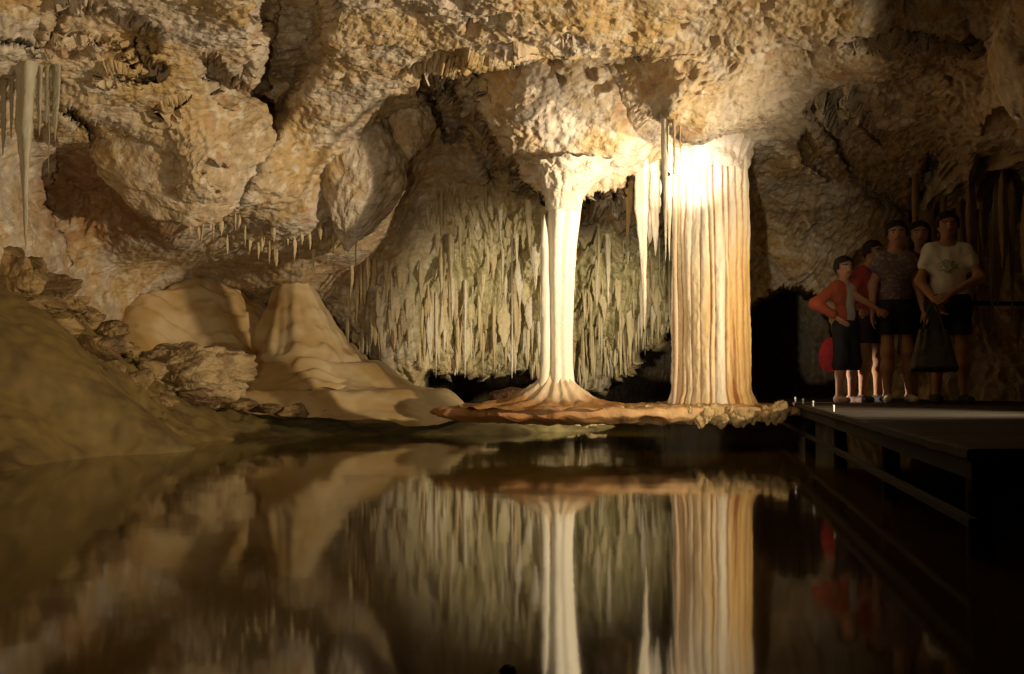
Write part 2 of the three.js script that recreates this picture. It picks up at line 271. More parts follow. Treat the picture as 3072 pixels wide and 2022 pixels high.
// ---------- muddy bank along the left shore ----------
const bankPts = [ // x, z, height
  [-3.5, -7.5, 0.0], [-3.6, -8.2, 0.12], [-3.3, -8.9, 0.02], [-3.0, -10, 0.02], [-2.9, -11, 0.0], [-2.3, -11.8, 0.02], [-1.3, -12.2, 0.02], [0, -12.3, 0.02], [0.9, -13, 0.01], [1.3, -14, 0.0],
  [-4.2, -9, 1.08], [-4.8, -9.2, 1.4], [-6, -9.3, 1.7], [-3.66, -9.1, 0.66], [-3.35, -9.3, 0.46], [-3.0, -9.5, 0.2], [-2.6, -9.7, -0.1], [-4.4, -8, 0.62], [-5, -7.6, 0.7], [-4.6, -7, 0.15], [-4, -6.6, -0.2], [-6, -6.5, 0.5], [-8, -7, 1.3], [-5, -5, -0.1], [-7, -5, 0.4], [-4, -5, -0.4], [-9, -4, 0.5],
  [-3.5, -10.2, 0.36], [-4.26, -10.2, 1.28], [-4.07, -10.6, 1.08], [-3.84, -11, 0.78], [-3.62, -11.1, 0.6], [-3.4, -11.2, 0.46], [-4.6, -9.9, 1.5], [-5, -10.6, 1.7], [-5, -11.5, 1.6], [-3.0, -11.6, 0.22], [-2.4, -12.5, 0.26], [-1.3, -12.9, 0.24], [-0.4, -13.4, 0.14], [0.5, -13.6, 0.09], [-3, -13, 0.35], [-4, -13, 0.6], [-2, -14, 0.3], [-0.5, -14.6, 0.12], [0.8, -15, 0.02], [-4, -15, 0.5],
  [-2.6, -9, -0.3], [-2.4, -8, -0.4], [-1.8, -10.8, -0.2], [-0.6, -11.4, -0.15], [0.8, -12, -0.3], [1.6, -13, -0.35], [2.2, -15, -0.4], [0, -10, -0.6], [-1, -7, -0.6], [1, -17, -0.3], [-2, -17, 0.1],
];
{
  const plateB = thinPlate(bankPts.map(p => [p[0] * 60, p[1] * 60, p[2]]));
  const nu = 470, nv = 430;
  const g = gridGeometry(nu, nv, (i, j, o) => {
    const x = mix(-9.5, 2.4, Math.pow(i / (nu - 1), 0.75)), z = mix(-17.5, -4, j / (nv - 1));
    let h = plateB(x * 60, z * 60);
    const r = ss(0.0, 0.15, h + 0.12);
    h += r * (0.08 * N(x * 2.3, z * 2.3, 4) + 0.05 * (0.3 - Math.abs(N(x * 4, z * 4, 8))) + 0.035 * fbm(x * 13, z * 13, 3, 3)) * (x > -2.9 ? 0.55 : 1);
    const rub = ss(-9.75, -10.15, z + 0.1 * N(x * 3, z * 3, 2)) * ss(-3.0, -3.4, x); h += rub * (0.16 * (billow(x * 4, z * 4, 7, 3) - 0.25) + 0.05 * N(x * 14, z * 14, 2));
    o[0] = x; o[1] = h; o[2] = z;
  });
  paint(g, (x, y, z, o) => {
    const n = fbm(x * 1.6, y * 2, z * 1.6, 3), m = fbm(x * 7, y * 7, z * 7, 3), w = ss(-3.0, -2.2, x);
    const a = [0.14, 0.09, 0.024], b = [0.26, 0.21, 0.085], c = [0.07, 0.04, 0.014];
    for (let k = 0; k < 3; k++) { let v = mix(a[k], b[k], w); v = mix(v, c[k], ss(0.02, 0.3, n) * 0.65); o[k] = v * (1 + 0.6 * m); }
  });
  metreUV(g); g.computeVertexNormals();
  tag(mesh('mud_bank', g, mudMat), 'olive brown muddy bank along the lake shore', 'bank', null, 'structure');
}
// ---------- rock bodies ----------
function blobGeometry(rx, ry, rz, seed, rough = 0.3, det = 22, shape, nf = 0) {
  let facets = null; if (nf) { const r = rng(Math.floor(seed * 977)); facets = []; for (let i = 0; i < nf; i++) { const t = r() * 6.283, u = r() * 2 - 1, s = Math.sqrt(1 - u * u); facets.push([s * Math.cos(t), u, s * Math.sin(t), 0.55 + 0.3 * r()]); } }
  let g = new THREE.IcosahedronGeometry(1, det); g.deleteAttribute('uv'); g.deleteAttribute('normal'); g = mergeVertices(g, 1e-5);
  const p = g.attributes.position, big = Math.max(rx, ry, rz);
  for (let i = 0; i < p.count; i++) {
    let x = p.getX(i), y = p.getY(i), z = p.getZ(i);
    let k = 1 + rough * (0.9 * fbm(x * 1.4 + seed, y * 1.4, z * 1.4, 3) + 0.5 * (billow(x * 3 * big + seed, y * 3 * big, z * 3 * big, 3) - 0.3));
    k += (0.035 * (0.35 - billow(x * 9 * big + seed, y * 9 * big, z * 9 * big, 3)) + 0.015 * fbm(x * 18 * big, y * 18 * big + seed, z * 18 * big, 2)) / Math.max(0.25, big);
    if (facets) for (const f of facets) { const q = x * f[0] + y * f[1] + z * f[2]; if (q > 0.01) k = Math.min(k, f[3] / q + 0.4 * (k - 0.95)); }
    const v = [x * k, y * k, z * k]; if (shape) shape(v);
    p.setXYZ(i, v[0] * rx, v[1] * ry, v[2] * rz);
  }
  g.computeVertexNormals(); return g;
}
function paintAt(g, w, fn = rockColor) { return metreUV(paint(g, (x, y, z, o) => fn(x + w.x, y + w.y, z + w.z, o))); }
function rock(name, px, py, d, rx, ry, rz, seed, label, cat, grp, opt = {}) {
  const w = at(px, py, d), g = blobGeometry(rx, ry, rz, seed, opt.rough ?? 0.35, opt.det ?? 22, opt.shape, opt.facets ?? 0);
  paintAt(g, w, opt.color ?? rockColor);
  const o = mesh(name, g, rockMat); o.position.copy(w); if (opt.rot) o.rotation.set(...opt.rot); tag(o, label, cat, grp); return o;
}
// tongues of rock hanging from the roof
const tongue = v => { const t = clamp((0.35 - v[1]) / 1.35), k = mix(1.12, 0.52, t * t); v[0] *= k; v[2] *= k; };
rock('rock_pendant', 366, 180, 11.6, 0.42, 0.72, 0.4, 2.2, 'brown tongue of rock hanging left of the dark recess', 'hanging rock', 'rock tongues of the roof', { shape: v => { tongue(v); v[0] -= 0.5 * clamp(-v[1]) ; }, det: 46, rough: 0.3 });
rock('rock_pendant', 412, 128, 11.3, 0.2, 0.3, 0.25, 12.4, 'small ochre nose of rock between the brown tongue and the dark hole', 'hanging rock', 'rock tongues of the roof', { shape: tongue, det: 34, rough: 0.4 });
rock('rock_pendant', 182, 148, 10.75, 0.85, 0.75, 0.42, 17.7, 'broad ochre boss of rock bulging from the roof above the rubble', 'hanging rock', 'rock tongues of the roof', { det: 60, rough: 0.28, shape: v => { const t = clamp((0.3 - v[1]) / 1.3); v[0] *= mix(1.05, 0.75, t * t); } });
rock('rock_pendant', 292, 205, 12.0, 0.55, 0.42, 0.35, 23.7, 'low tan bulge of rock fringed with short spikes above the stalagmite', 'hanging rock', 'rock tongues of the roof', { det: 50, rough: 0.4 });
rock('rock_pendant', 1042, 36, 7.6, 0.28, 0.6, 0.5, 33.1, 'overhang of rock high above the handrail', 'hanging rock', 'rock tongues of the roof', { det: 30, rough: 0.3 });
// rubble running down the left side
{
  const r = rng(41), path = [[6, 262, 9.9], [30, 272, 10], [52, 290, 10.2], [72, 306, 10.4], [90, 318, 10.6], [108, 334, 10.8], [128, 350, 11], [150, 368, 11.1], [176, 380, 11.2], [130, 385, 10.7], [110, 370, 10.6], [90, 350, 10.3], [160, 395, 11.1], [185, 398, 11.3], [210, 402, 11.5], [60, 325, 10], [235, 404, 11.6], [40, 306, 10], [20, 284, 9.8], [150, 402, 10.9], [265, 408, 11.8], [295, 412, 12], [122, 398, 10.5], [325, 413, 12.1]];
  const col = (x, y, z, o) => { const n = 1 + 0.5 * fbm(x * 5, y * 5, z * 5, 3), w = ss(-0.1, 0.3, N(x * 2.4, y * 2.4, z * 2.4)), k = 1 - 0.3 * ss(0.1, 0.4, N(x * 7 + 3, y * 7, z * 7)); o[0] = mix(0.24, 0.12, w) * n * k; o[1] = mix(0.15, 0.066, w) * n * k; o[2] = mix(0.055, 0.022, w) * n * k; };
  path.forEach(([px, py, d], i) => {
    const s = 0.09 + 0.16 * r(), low = py > 392 ? 0.55 : 1;
    rock('rubble_rock', px, py, d, s * (1.1 + 0.6 * r()), s * (0.75 + 0.4 * r()) * low, s * (0.9 + 0.5 * r()), 50 + i * 3.7, 'rough brown rubble rock between the mud bank and the flowstone', 'rock', 'rubble rocks along the left shore', { det: 20, rough: 0.7, facets: 12, color: col, rot: [0, r() * 3, 0] });
  });
  rock('knobbly_boulder', 192, 376, 11.55, 0.62, 0.34, 0.4, 91, 'large knobbly tan boulder in front of the smooth flowstone', 'boulder', null, { det: 50, rough: 0.6, color: (x, y, z, o) => { const n = 1 + 0.35 * fbm(x * 6, y * 6, z * 6, 3), w = ss(0, 0.35, fbm(x * 3, y * 3, z * 3, 2)); o[0] = mix(0.33, 0.2, w) * n; o[1] = mix(0.23, 0.12, w) * n; o[2] = mix(0.11, 0.045, w) * n; } });
}
// ---------- flowstone mound with the broad stalagmite ----------
function lerpProfile(pr, t) { for (let i = 1; i < pr.length; i++) if (t <= pr[i][0]) { const a = pr[i - 1], b = pr[i], u = (t - a[0]) / (b[0] - a[0]); return mix(a[1], b[1], u * u * (3 - 2 * u) * 0.5 + u * 0.5); } return pr[pr.length - 1][1]; }
function moundGeometry(R, rings, segs, height, ripple, seed, fz = 1) {     // height(r, a) metres
  return gridGeometry(segs, rings, (i, j, o) => {
    const a = i / segs * 2 * Math.PI, r = R(a) * Math.pow(j / (rings - 1), 0.85), x = r * Math.cos(a), z = r * Math.sin(a);
    o[0] = x; o[2] = z * fz; o[1] = height(r, a, x, z) + ripple * (0.6 * N(x * 3 + seed, z * 3, seed) + 0.25 * N(x * 9, z * 9, seed));
  }, true);
}
const flowColor = (warm) => (x, y, z, o) => { const n = fbm(x * 1.5, y * 2.5, z * 1.5, 3), m = fbm(x * 9, y * 14, z * 9, 3), a = [0.6, 0.46, 0.27], b = [0.45, 0.28, 0.095], c = [0.3, 0.16, 0.05]; const w = clamp(ss(-0.15, 0.25, n) * 0.7 + warm), q = ss(0.18, 0.4, fbm(x * 2 + 5, y * 5, z * 2, 3)); for (let k = 0; k < 3; k++) o[k] = mix(mix(a[k], b[k], w), c[k], q * 0.6) * (1 + 0.2 * m); };
{
  const w = at(303, 405, 13.3); w.y = 0.2;
  const t = group('flowstone_mound', w); tag(t, 'tan flowstone mound with broad rounded stalagmite on the lake shore', 'stalagmite');
  const pr = [[0, 1.77], [0.06, 1.75], [0.15, 1.65], [0.25, 1.48], [0.35, 1.25], [0.47, 1.0], [0.57, 0.82], [0.69, 0.67], [0.84, 0.5], [1, 0.36], [1.3, 0.1]];
  const sg = moundGeometry(a => 1.2, 120, 260, (r, a, x, z) => lerpProfile(pr, r * (1 + 0.08 * Math.sin(a * 3 + 1) + 0.04 * Math.sin(a * 7 + 2) - 0.05 * Math.cos(a))) + 0.025 * Math.sin(a * 9 + 2 * N(x * 3, z * 3, 1)) * ss(0.25, 0.5, r) + 0.05 * ss(0.25, 0.4, r) * N(a * 4, r * 4, 3) + 0.018 * ss(0.3, 0.6, r) * Math.sin(r * 40 + 4 * N(x * 2, z * 2, 6)), 0.015, 3, 0.85);
  { const p = sg.attributes.position; for (let i = 0; i < p.count; i++) p.setX(i, p.getX(i) - 0.13 * ss(0.5, 1.7, p.getY(i))); }
  sg.computeVertexNormals(); paintAt(sg, w, flowColor(0)); mesh('stalagmite', sg, flowMat, t);
  const fg = moundGeometry(a => 1.95 + 0.25 * Math.cos(a) + 0.15 * Math.sin(a * 2), 120, 300, (r, a, x, z) => { const e = r / (1 + 0.12 * Math.cos(a) + 0.06 * N(Math.cos(a) * 2, Math.sin(a) * 2, 4)); const terr = 0.05 * Math.sin(e * 9 + 2 * N(x, z, 2)); return lerpProfile([[0, 0.66], [0.5, 0.66], [0.8, 0.57], [1.1, 0.42], [1.5, 0.24], [1.85, 0.08], [2.2, -0.1], [2.8, -0.35]], e) + terr * ss(0.5, 0.8, e); }, 0.05, 6, 0.72);
  fg.computeVertexNormals(); paintAt(fg, w, flowColor(0.15)); mesh('fan_base', fg, flowMat, t);
}
{ // smooth waves of flowstone behind, to the left
  const w = at(172, 395, 13.6); w.y = 0.05;
  const t = group('flowstone_bank', w); tag(t, 'smooth brown flowstone bank with wave-like folds beside the stalagmite', 'flowstone');
  const fold = (x, z) => 0.16 * Math.sin(x * 3.1 + z * 1.6 + 1.3 * N(x * 0.8, z * 0.8, 3)) + 0.07 * Math.sin(x * 6.5 - z * 3 + 2 * N(x, z, 8));
  const g = moundGeometry(a => 2.1, 130, 280, (r, a, x, z) => { const e = Math.pow(Math.abs(x) / 2.1, 2.4) + Math.pow(Math.abs(z) / 2.05, 2); return 1.68 * Math.pow(Math.max(0, 1 - e), 0.8) + fold(x, z) * ss(1.0, 0.5, e) - 0.3 * ss(0.8, 1.2, e) + 0.02 * Math.sin(r * 26 + 5 * N(x * 1.5, z * 1.5, 6)) + 0.03 * fbm(x * 7, z * 7, 2, 3); }, 0.05, 9, 0.62);
  g.computeVertexNormals(); paintAt(g, w, flowColor(0.3)); mesh('fold_slope', g, flowMat, t);
}
{ // flowstone ledge along the waterline
  for (const [px, py, d, rx, ry, rz, s] of [[345, 414, 12.7, 0.9, 0.07, 0.35, 3], [430, 412, 12.9, 0.75, 0.06, 0.35, 6], [395, 420, 12.6, 0.8, 0.05, 0.3, 9], [262, 416, 12.4, 0.6, 0.06, 0.3, 12]])
    rock('shore_ledge', px, py, d, rx, ry, rz, s, 'flat tan ledge of flowstone at the foot of the stalagmite mound', 'ledge', 'ledges along the waterline', { det: 26, rough: 0.6, color: flowColor(0.1) });
}
// ---------- stalactites ----------
function stalactiteGeometry(profile, seed, { segs = 18, rings = 44, rib = 0.14, bend = 0.1, flat = 1 } = {}) {   // unit length down from the origin, unit radius
  const r = rng(seed), b1 = r() * 6, b2 = r() * 6;
  const g = gridGeometry(segs, rings, (i, j, o) => {
    const t = j / (rings - 1), a = i / segs * 2 * Math.PI;
    let R = lerpProfile(profile, t) * (1 + rib * Math.sin(a * 3 + b1 + t) + rib * 0.7 * Math.sin(a * 5 + b2 - 2 * t) + 0.05 * Math.sin(t * 55 + 5 * N(t * 6, seed, 3)) + 0.2 * N(t * 7, Math.cos(a), seed + Math.sin(a)) + 0.12 * N(t * 22, Math.cos(a) * 2, seed + Math.sin(a) * 2));
    if (j === rings - 1) R = 0.002;
    const off = bend * N(t * 1.7, seed, 1), off2 = bend * N(t * 1.7, seed, 5);
    o[0] = Math.cos(a) * R + off * 4 * t; o[1] = -t; o[2] = Math.sin(a) * R * flat + off2 * 4 * t;
  }, true);
  const uv = new Float32Array(segs * rings * 2); for (let j = 0; j < rings; j++) for (let i = 0; i < segs; i++) { uv[(j * segs + i) * 2] = Math.abs(i / segs * 2 - 1) * 0.25; uv[(j * segs + i) * 2 + 1] = j / rings * 1.1; }
  g.setAttribute('uv', new THREE.BufferAttribute(uv, 2)); g.computeVertexNormals(); return g;
}
const PROF = {
  spindle: [[0, 0.1], [0.12, 0.75], [0.3, 1], [0.55, 0.75], [0.8, 0.35], [1, 0.05]],
  lens: [[0, 0.1], [0.2, 0.7], [0.45, 1], [0.7, 0.8], [0.88, 0.4], [1, 0.06]],
  cone: [[0, 1.1], [0.08, 1], [0.3, 0.72], [0.6, 0.42], [0.85, 0.2], [1, 0.06]],
  drape: [[0, 1.2], [0.1, 1], [0.5, 0.9], [0.75, 0.6], [0.9, 0.3], [1, 0.06]],
  straw: [[0, 1.6], [0.08, 1], [0.9, 0.8], [1, 0.4]],
  carrot: [[0, 1.4], [0.12, 1], [0.35, 0.9], [0.55, 0.45], [0.8, 0.25], [1, 0.08]],
};
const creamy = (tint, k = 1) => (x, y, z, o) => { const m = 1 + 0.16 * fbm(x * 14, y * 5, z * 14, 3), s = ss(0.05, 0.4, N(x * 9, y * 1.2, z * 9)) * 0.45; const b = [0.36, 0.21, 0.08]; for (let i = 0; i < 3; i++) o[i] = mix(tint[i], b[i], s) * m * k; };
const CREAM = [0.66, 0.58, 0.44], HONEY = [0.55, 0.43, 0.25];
const variants = {};
function variant(kind, v, tint, key) {
  const id = kind + v + key; if (variants[id]) return variants[id];
  const g = stalactiteGeometry(PROF[kind], 7 + v * 13 + kind.length * 101, { bend: 0.14, flat: kind === 'drape' ? 0.6 : 1 });
  return variants[id] = paint(g, (x, y, z, o) => creamy(tint)(x * 0.3 + v, y * 1.5, z * 0.3, o));
}
function stalactite(name, px, py0, py1, wpx, d, kind, v, tint, key, label, grp, flatRot = 0) {
  if (name === 'dark_stalactite' || kind !== 'spindle' && kind !== 'lens') for (let k = 0; k < 60 && depthAt(px, py0) > d - 0.12; k++) py0 -= 1.5;   // up into the roof
  const a = at(px, py0, d), len = a.y - at(px, py1, d).y, r = wpx / 2 * d / F;
  const o = mesh(name, variant(kind, v, tint, key), wetMat); o.position.set(a.x, a.y + 0.06, a.z); o.scale.set(r, len + 0.06, r); o.rotation.y = flatRot; tag(o, label, 'stalactite', grp); return o;
}
{ // hanging curtain at the back of the chamber
  const r = rng(77), tints = [[[0.58, 0.49, 0.29], 'g'], [CREAM, 'c'], [HONEY, 'h']];
  for (let i = 0; i < 290; i++) {
    const px = 424 + 254 * (i + r()) / 290, bottom = voidTop(clamp(px, 429, 840));
    const left = px < 546, k = r();
    let top, tip;
    if (k < 0.5) { tip = bottom - 22 + 32 * r(); top = tip - 18 - 80 * r() * r(); }
    else if (k < 0.85) { top = (left ? 180 : 215) + 90 * r(); tip = Math.min(bottom - 2, top + 15 + 80 * r() * r()); }
    else { top = 260 + 70 * r(); tip = Math.min(bottom + 4, top + 20 + 40 * r()); }
    const d = baseDepth(px, top + 8) + 0.05 - 0.22 * r(), wide = (left ? 3 : 2.6) + 7 * r() * r();
    const kind = r() < 0.6 ? 'spindle' : 'lens', [tint, key] = tints[left ? Math.floor(r() * 3) : r() < 0.8 ? 0 : 1];
    stalactite('curtain_stalactite', px, top, tip, wide, d, kind, Math.floor(r() * 6), tint, key, 'slender pale stalactite in the hanging curtain behind the columns', 'stalactites of the back curtain', r() * 0.6 - 0.3);
    if (i % 6 < 1) { const o = scene.children[scene.children.length - 1]; o.scale.x *= 2.1; o.scale.z *= 0.8; }
  }
}
{ // short spikes fringing the roof edge above the stalagmite, and left of the curtain
  const r = rng(19);
  for (let i = 0; i < 30; i++) {
    const px = 190 + 172 * (i + r()) / 30, edge = px < 300 ? mix(232, 252, (px - 190) / 110) : mix(252, 236, (px - 300) / 60);
    const top = edge - 22 + 24 * r(), tip = top + 8 + 16 * r(), d = baseDepth(px, top) - 0.12 - 0.25 * r();
    stalactite('fringe_spike', px, top, tip, 2 + 3.5 * r(), d + 0.2, r() < 0.6 ? 'spindle' : 'lens', Math.floor(r() * 4), HONEY, 'h', 'short tan spike fringing the roof above the stalagmite', 'spikes fringing the left roof', r() * 3);
  }
  for (let i = 0; i < 48; i++) {
    const px = 346 + 86 * (i + r()) / 48, top = 255 + 85 * r(), d = baseDepth(px, top) - 0.05 - 0.12 * r();
    stalactite('wall_spike', px, top, top + 18 + 26 * r(), 2.4 + 4 * r(), d + 0.08, r() < 0.6 ? 'spindle' : 'lens', Math.floor(r() * 4), HONEY, 'h', 'small pale stalactite on the wall right of the stalagmite', 'small stalactites by the stalagmite', r() * 3);
  }
  for (let i = 0; i < 20; i++) {
    const px = 912 + 116 * (i + r()) / 20, top = 165 + 60 * r() * (px < 930 ? 0.6 : 1), d = baseDepth(px, top) - 0.04;
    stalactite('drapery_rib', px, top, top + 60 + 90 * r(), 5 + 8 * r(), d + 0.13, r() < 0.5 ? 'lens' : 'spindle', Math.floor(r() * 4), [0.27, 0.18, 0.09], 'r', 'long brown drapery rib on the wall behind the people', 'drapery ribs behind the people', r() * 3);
  }
}
// named hanging pieces near the lamp and on the left
stalactite('broad_stalactite', 649, 140, 244, 24, 10.2, 'drape', 1, CREAM, 'c', 'broad white stalactite left of the thin dark stalactite by the lamp');
stalactite('torn_stalactite', 655, 150, 256, 11, 10.12, 'drape', 3, CREAM, 'c', 'short white stalactite fused to the right edge of the broad white stalactite');
stalactite('tapering_stalactite', 642.5, 150, 330, 15, 10.1, 'carrot', 2, CREAM, 'c', 'long tapering white stalactite ending in a thin tail between the two columns');
stalactite('dark_stalactite', 665, 118, 262, 8, 8.86, 'carrot', 3, CREAM, 'c', 'thin brown stalactite standing dark in front of the bright lamp glow');
stalactite('forked_stalactite', 674, 116, 172, 5, 8.8, 'cone', 0, [0.42, 0.3, 0.18], 't', 'short forked brown stalactite next to the top of the thick column');
stalactite('forked_stalactite', 680, 120, 158, 4, 8.9, 'cone', 1, [0.42, 0.3, 0.18], 't', 'small brown stalactite touching the left corner of the thick column top');
stalactite('brown_stalactite', 628, 168, 248, 12, 10.6, 'cone', 2, [0.42, 0.27, 0.11], 'b', 'rusty orange stalactite behind the broad white stalactite');
stalactite('white_stalactite', 669, 170, 262, 9, 9.9, 'cone', 3, CREAM, 'c', 'pointed cream stalactite hard against the left side of the thick column');
stalactite('long_straw', 512, 330, 379, 1.6, 12.5, 'straw', 1, CREAM, 'c', 'long white straw stalactite hanging alone over the low brown hump');
stalactite('straw_stalactite', 299, 236, 262, 4, 12.95, 'straw', 0, CREAM, 'c', 'pale straw stalactite just above the top of the broad stalagmite', 'straws above the broad stalagmite');
stalactite('straw_stalactite', 314, 236, 268, 6, 12.95, 'straw', 2, CREAM, 'c', 'pale straw stalactite just above the top of the broad stalagmite', 'straws above the broad stalagmite');
stalactite('straw_stalactite', 307, 238, 258, 2.5, 12.95, 'straw', 3, CREAM, 'c', 'pale straw stalactite just above the top of the broad stalagmite', 'straws above the broad stalagmite');
stalactite('tongue_tip', 356, 232, 272, 6, 11.7, 'carrot', 1, HONEY, 'h', 'honey coloured stalactite under the tip of the brown rock tongue');
stalactite('left_stalactite', 27, 92, 250, 17, 9.0, 'carrot', 2, [0.38, 0.34, 0.24], 'l', 'long pale stalactite hanging in front of the rust brown hollow');
for (const [px, a, b, wd, v] of [[4, 98, 156, 6, 0], [12, 100, 142, 4, 1], [40, 96, 138, 6, 3], [47, 98, 128, 4, 1], [57, 102, 142, 8, 2], [50, 120, 180, 1.6, 0]])
  stalactite('side_stalactite', px, a, b, wd, 9.1, 'drape', v, [0.33, 0.29, 0.2], 'l2', 'short pale drapery beside the long stalactite in front of the rust brown hollow', 'short draperies of the left cluster');
// ---------- the two columns ----------
function ribSet(seed, n) { const r = rng(seed), w = []; let s = 0; for (let i = 0; i < n; i++) { const v = 0.4 + r() * 1.2; w.push(v); s += v; } let a = 0; return w.map(v => { const st = a; a += v / s * 2 * Math.PI; return { a0: st, a1: a, h: 0.5 + 0.9 * r(), c: r(), g: r() }; }); }
function ribAt(ribs, a) { a = ((a % (2 * Math.PI)) + 2 * Math.PI) % (2 * Math.PI); for (const q of ribs) if (a < q.a1) { const t = (a - q.a0) / (q.a1 - q.a0); return [q, t]; } return [ribs[0], 0.5]; }
{
  const d = 10.05, w = at(712, 400, d); w.y = 0.36;
  const t = group('thick_column', w); tag(t, 'thick fluted cream limestone column standing on the hanging table', 'column');
  const yTop = hAt(128, d) - w.y, ribs = ribSet(9, 31), nA = 420, nY = 150;
  const wid = [[0, 0.40], [0.02, 0.37], [0.06, 0.345], [0.2, 0.335], [0.5, 0.345], [0.8, 0.342], [0.92, 0.335], [0.97, 0.33], [1, 0.34]];
  const info = new Array(nA * nY);
  const g = gridGeometry(nA, nY, (i, j, o) => {
    const u = j / (nY - 1), a0 = i / nA * 2 * Math.PI, y = u * yTop;
    const a = a0 + 0.09 * N(y * 0.8, Math.cos(a0) * 1.6, Math.sin(a0) * 1.6) + 0.03 * N(y * 2.4, Math.cos(a0) * 4, Math.sin(a0) * 4);
    const [q, k] = ribAt(ribs, a), rib = Math.sqrt(Math.max(0, 1 - (2 * k - 1) ** 2));
    const fade = ss(1.0, 0.82, u) * 0.75 + 0.25;
    let R = lerpProfile(wid, u) + fade * 0.032 * q.h * (rib - 0.6) * (0.75 + 0.6 * N(q.c * 40, y * 1.1, 2)) + 0.035 * N(Math.cos(a0) * 1.6, y * 1.0, Math.sin(a0) * 1.6) + 0.012 * N(Math.cos(a0) * 5, y * 3, Math.sin(a0) * 5) + 0.006 * N(a * 12, y * 14, 6) + 0.02 * ss(0.07, 0, u) * (1 + N(a * 5, 3, 3));
    info[j * nA + i] = [q, k, a0, u];
    o[0] = Math.cos(a0) * R; o[1] = y; o[2] = Math.sin(a0) * R * 0.92;
  }, true);
  paint(g, (x, y, z, o, i) => {
    const [q, k, a, u] = info[i], front = a;   // a = PI/2 faces the lake; larger = towards the left
    const cream = [0.70, 0.62, 0.47], gold = [0.64, 0.40, 0.14], rust = [0.30, 0.115, 0.035], grey = [0.55, 0.5, 0.42];
    const side = Math.cos(a), n = fbm(x * 12, y * 1.1, z * 12, 3), m = fbm(x * 25, y * 6, z * 25, 2);
    const gold1 = clamp(ss(0.15, 0.75, q.c) * ss(0.85, 0.35, u) * 0.55 + ss(0.0, 0.45, side) * ss(0.85, 0.3, u) * 0.75 + n * 0.6);
    const line = ss(0.2, 0.05, Math.min(k, 1 - k)) * ss(0.1, 0.55, q.g) * ss(-0.25, 0.15, N(a * 20, y * 0.7, 1) + 0.15);
    const vein = ss(0.05, 0.012, Math.abs(side - 0.42 - 0.03 * N(y * 2, 1, 1))) * ss(0.42, 0.25, u) + 0.6 * ss(0.10, 0.02, Math.abs(side - 0.36)) * ss(0.4, 0.2, u) * ss(-0.1, 0.2, n);
    for (let c = 0; c < 3; c++) { let v = mix(cream[c], gold[c], gold1); v = mix(v, grey[c], ss(0.1, 0.4, N(a * 6, y * 0.5, 9)) * 0.6 * ss(0.2, 0.8, u)); v = mix(v, rust[c], clamp(line * 0.85 + vein * 0.95)); o[c] = v * (1 + 0.14 * m); }
  });
  metreUV(g); g.computeVertexNormals(); mesh('shaft', g, wetMat, t);
  const cg = gridGeometry(160, 26, (i, j, o) => { const u = j / 25, a = i / 160 * 2 * Math.PI, R = mix(0.33, 0.52, u * u) + 0.05 * N(Math.cos(a) * 3, u * 4, Math.sin(a) * 3) + 0.03 * N(Math.cos(a) * 9, u * 3, Math.sin(a) * 9); o[0] = Math.cos(a) * R; o[1] = yTop - 0.42 + u * 0.45 + 0.05 * N(Math.cos(a) * 4, 4, Math.sin(a) * 4); o[2] = Math.sin(a) * R; }, true);
  cg.computeVertexNormals(); paintAt(cg, w, (x, y, z, o) => { const n = fbm(x * 5, y * 5, z * 5, 3); o[0] = 0.5 * (1 + 0.3 * n); o[1] = 0.42 * (1 + 0.3 * n); o[2] = 0.33 * (1 + 0.3 * n); }); mesh('capital', cg, rockMat, t);
  // side rib with its dark rust gap on the left
  const rg = gridGeometry(12, 60, (i, j, o) => { const u = j / 59, a = i / 12 * 2 * Math.PI, R = 0.022 * (1 + 0.25 * N(u * 6, 1, 4)) * (u > 0.9 ? 1.5 : 1); o[0] = -0.352 + 0.012 * N(u * 3, 2, 2) - 0.02 * ss(0.2, 0, u) + Math.cos(a) * R; o[1] = u * yTop * 0.82; o[2] = 0.16 + Math.sin(a) * R; }, true);
  rg.computeVertexNormals(); paint(rg, (x, y, z, o) => { const n = 1 + 0.3 * N(x * 20, y * 4, z * 20); o[0] = 0.5 * n; o[1] = 0.36 * n; o[2] = 0.24 * n; }); metreUV(rg); mesh('side_rib', rg, wetMat, t);
}
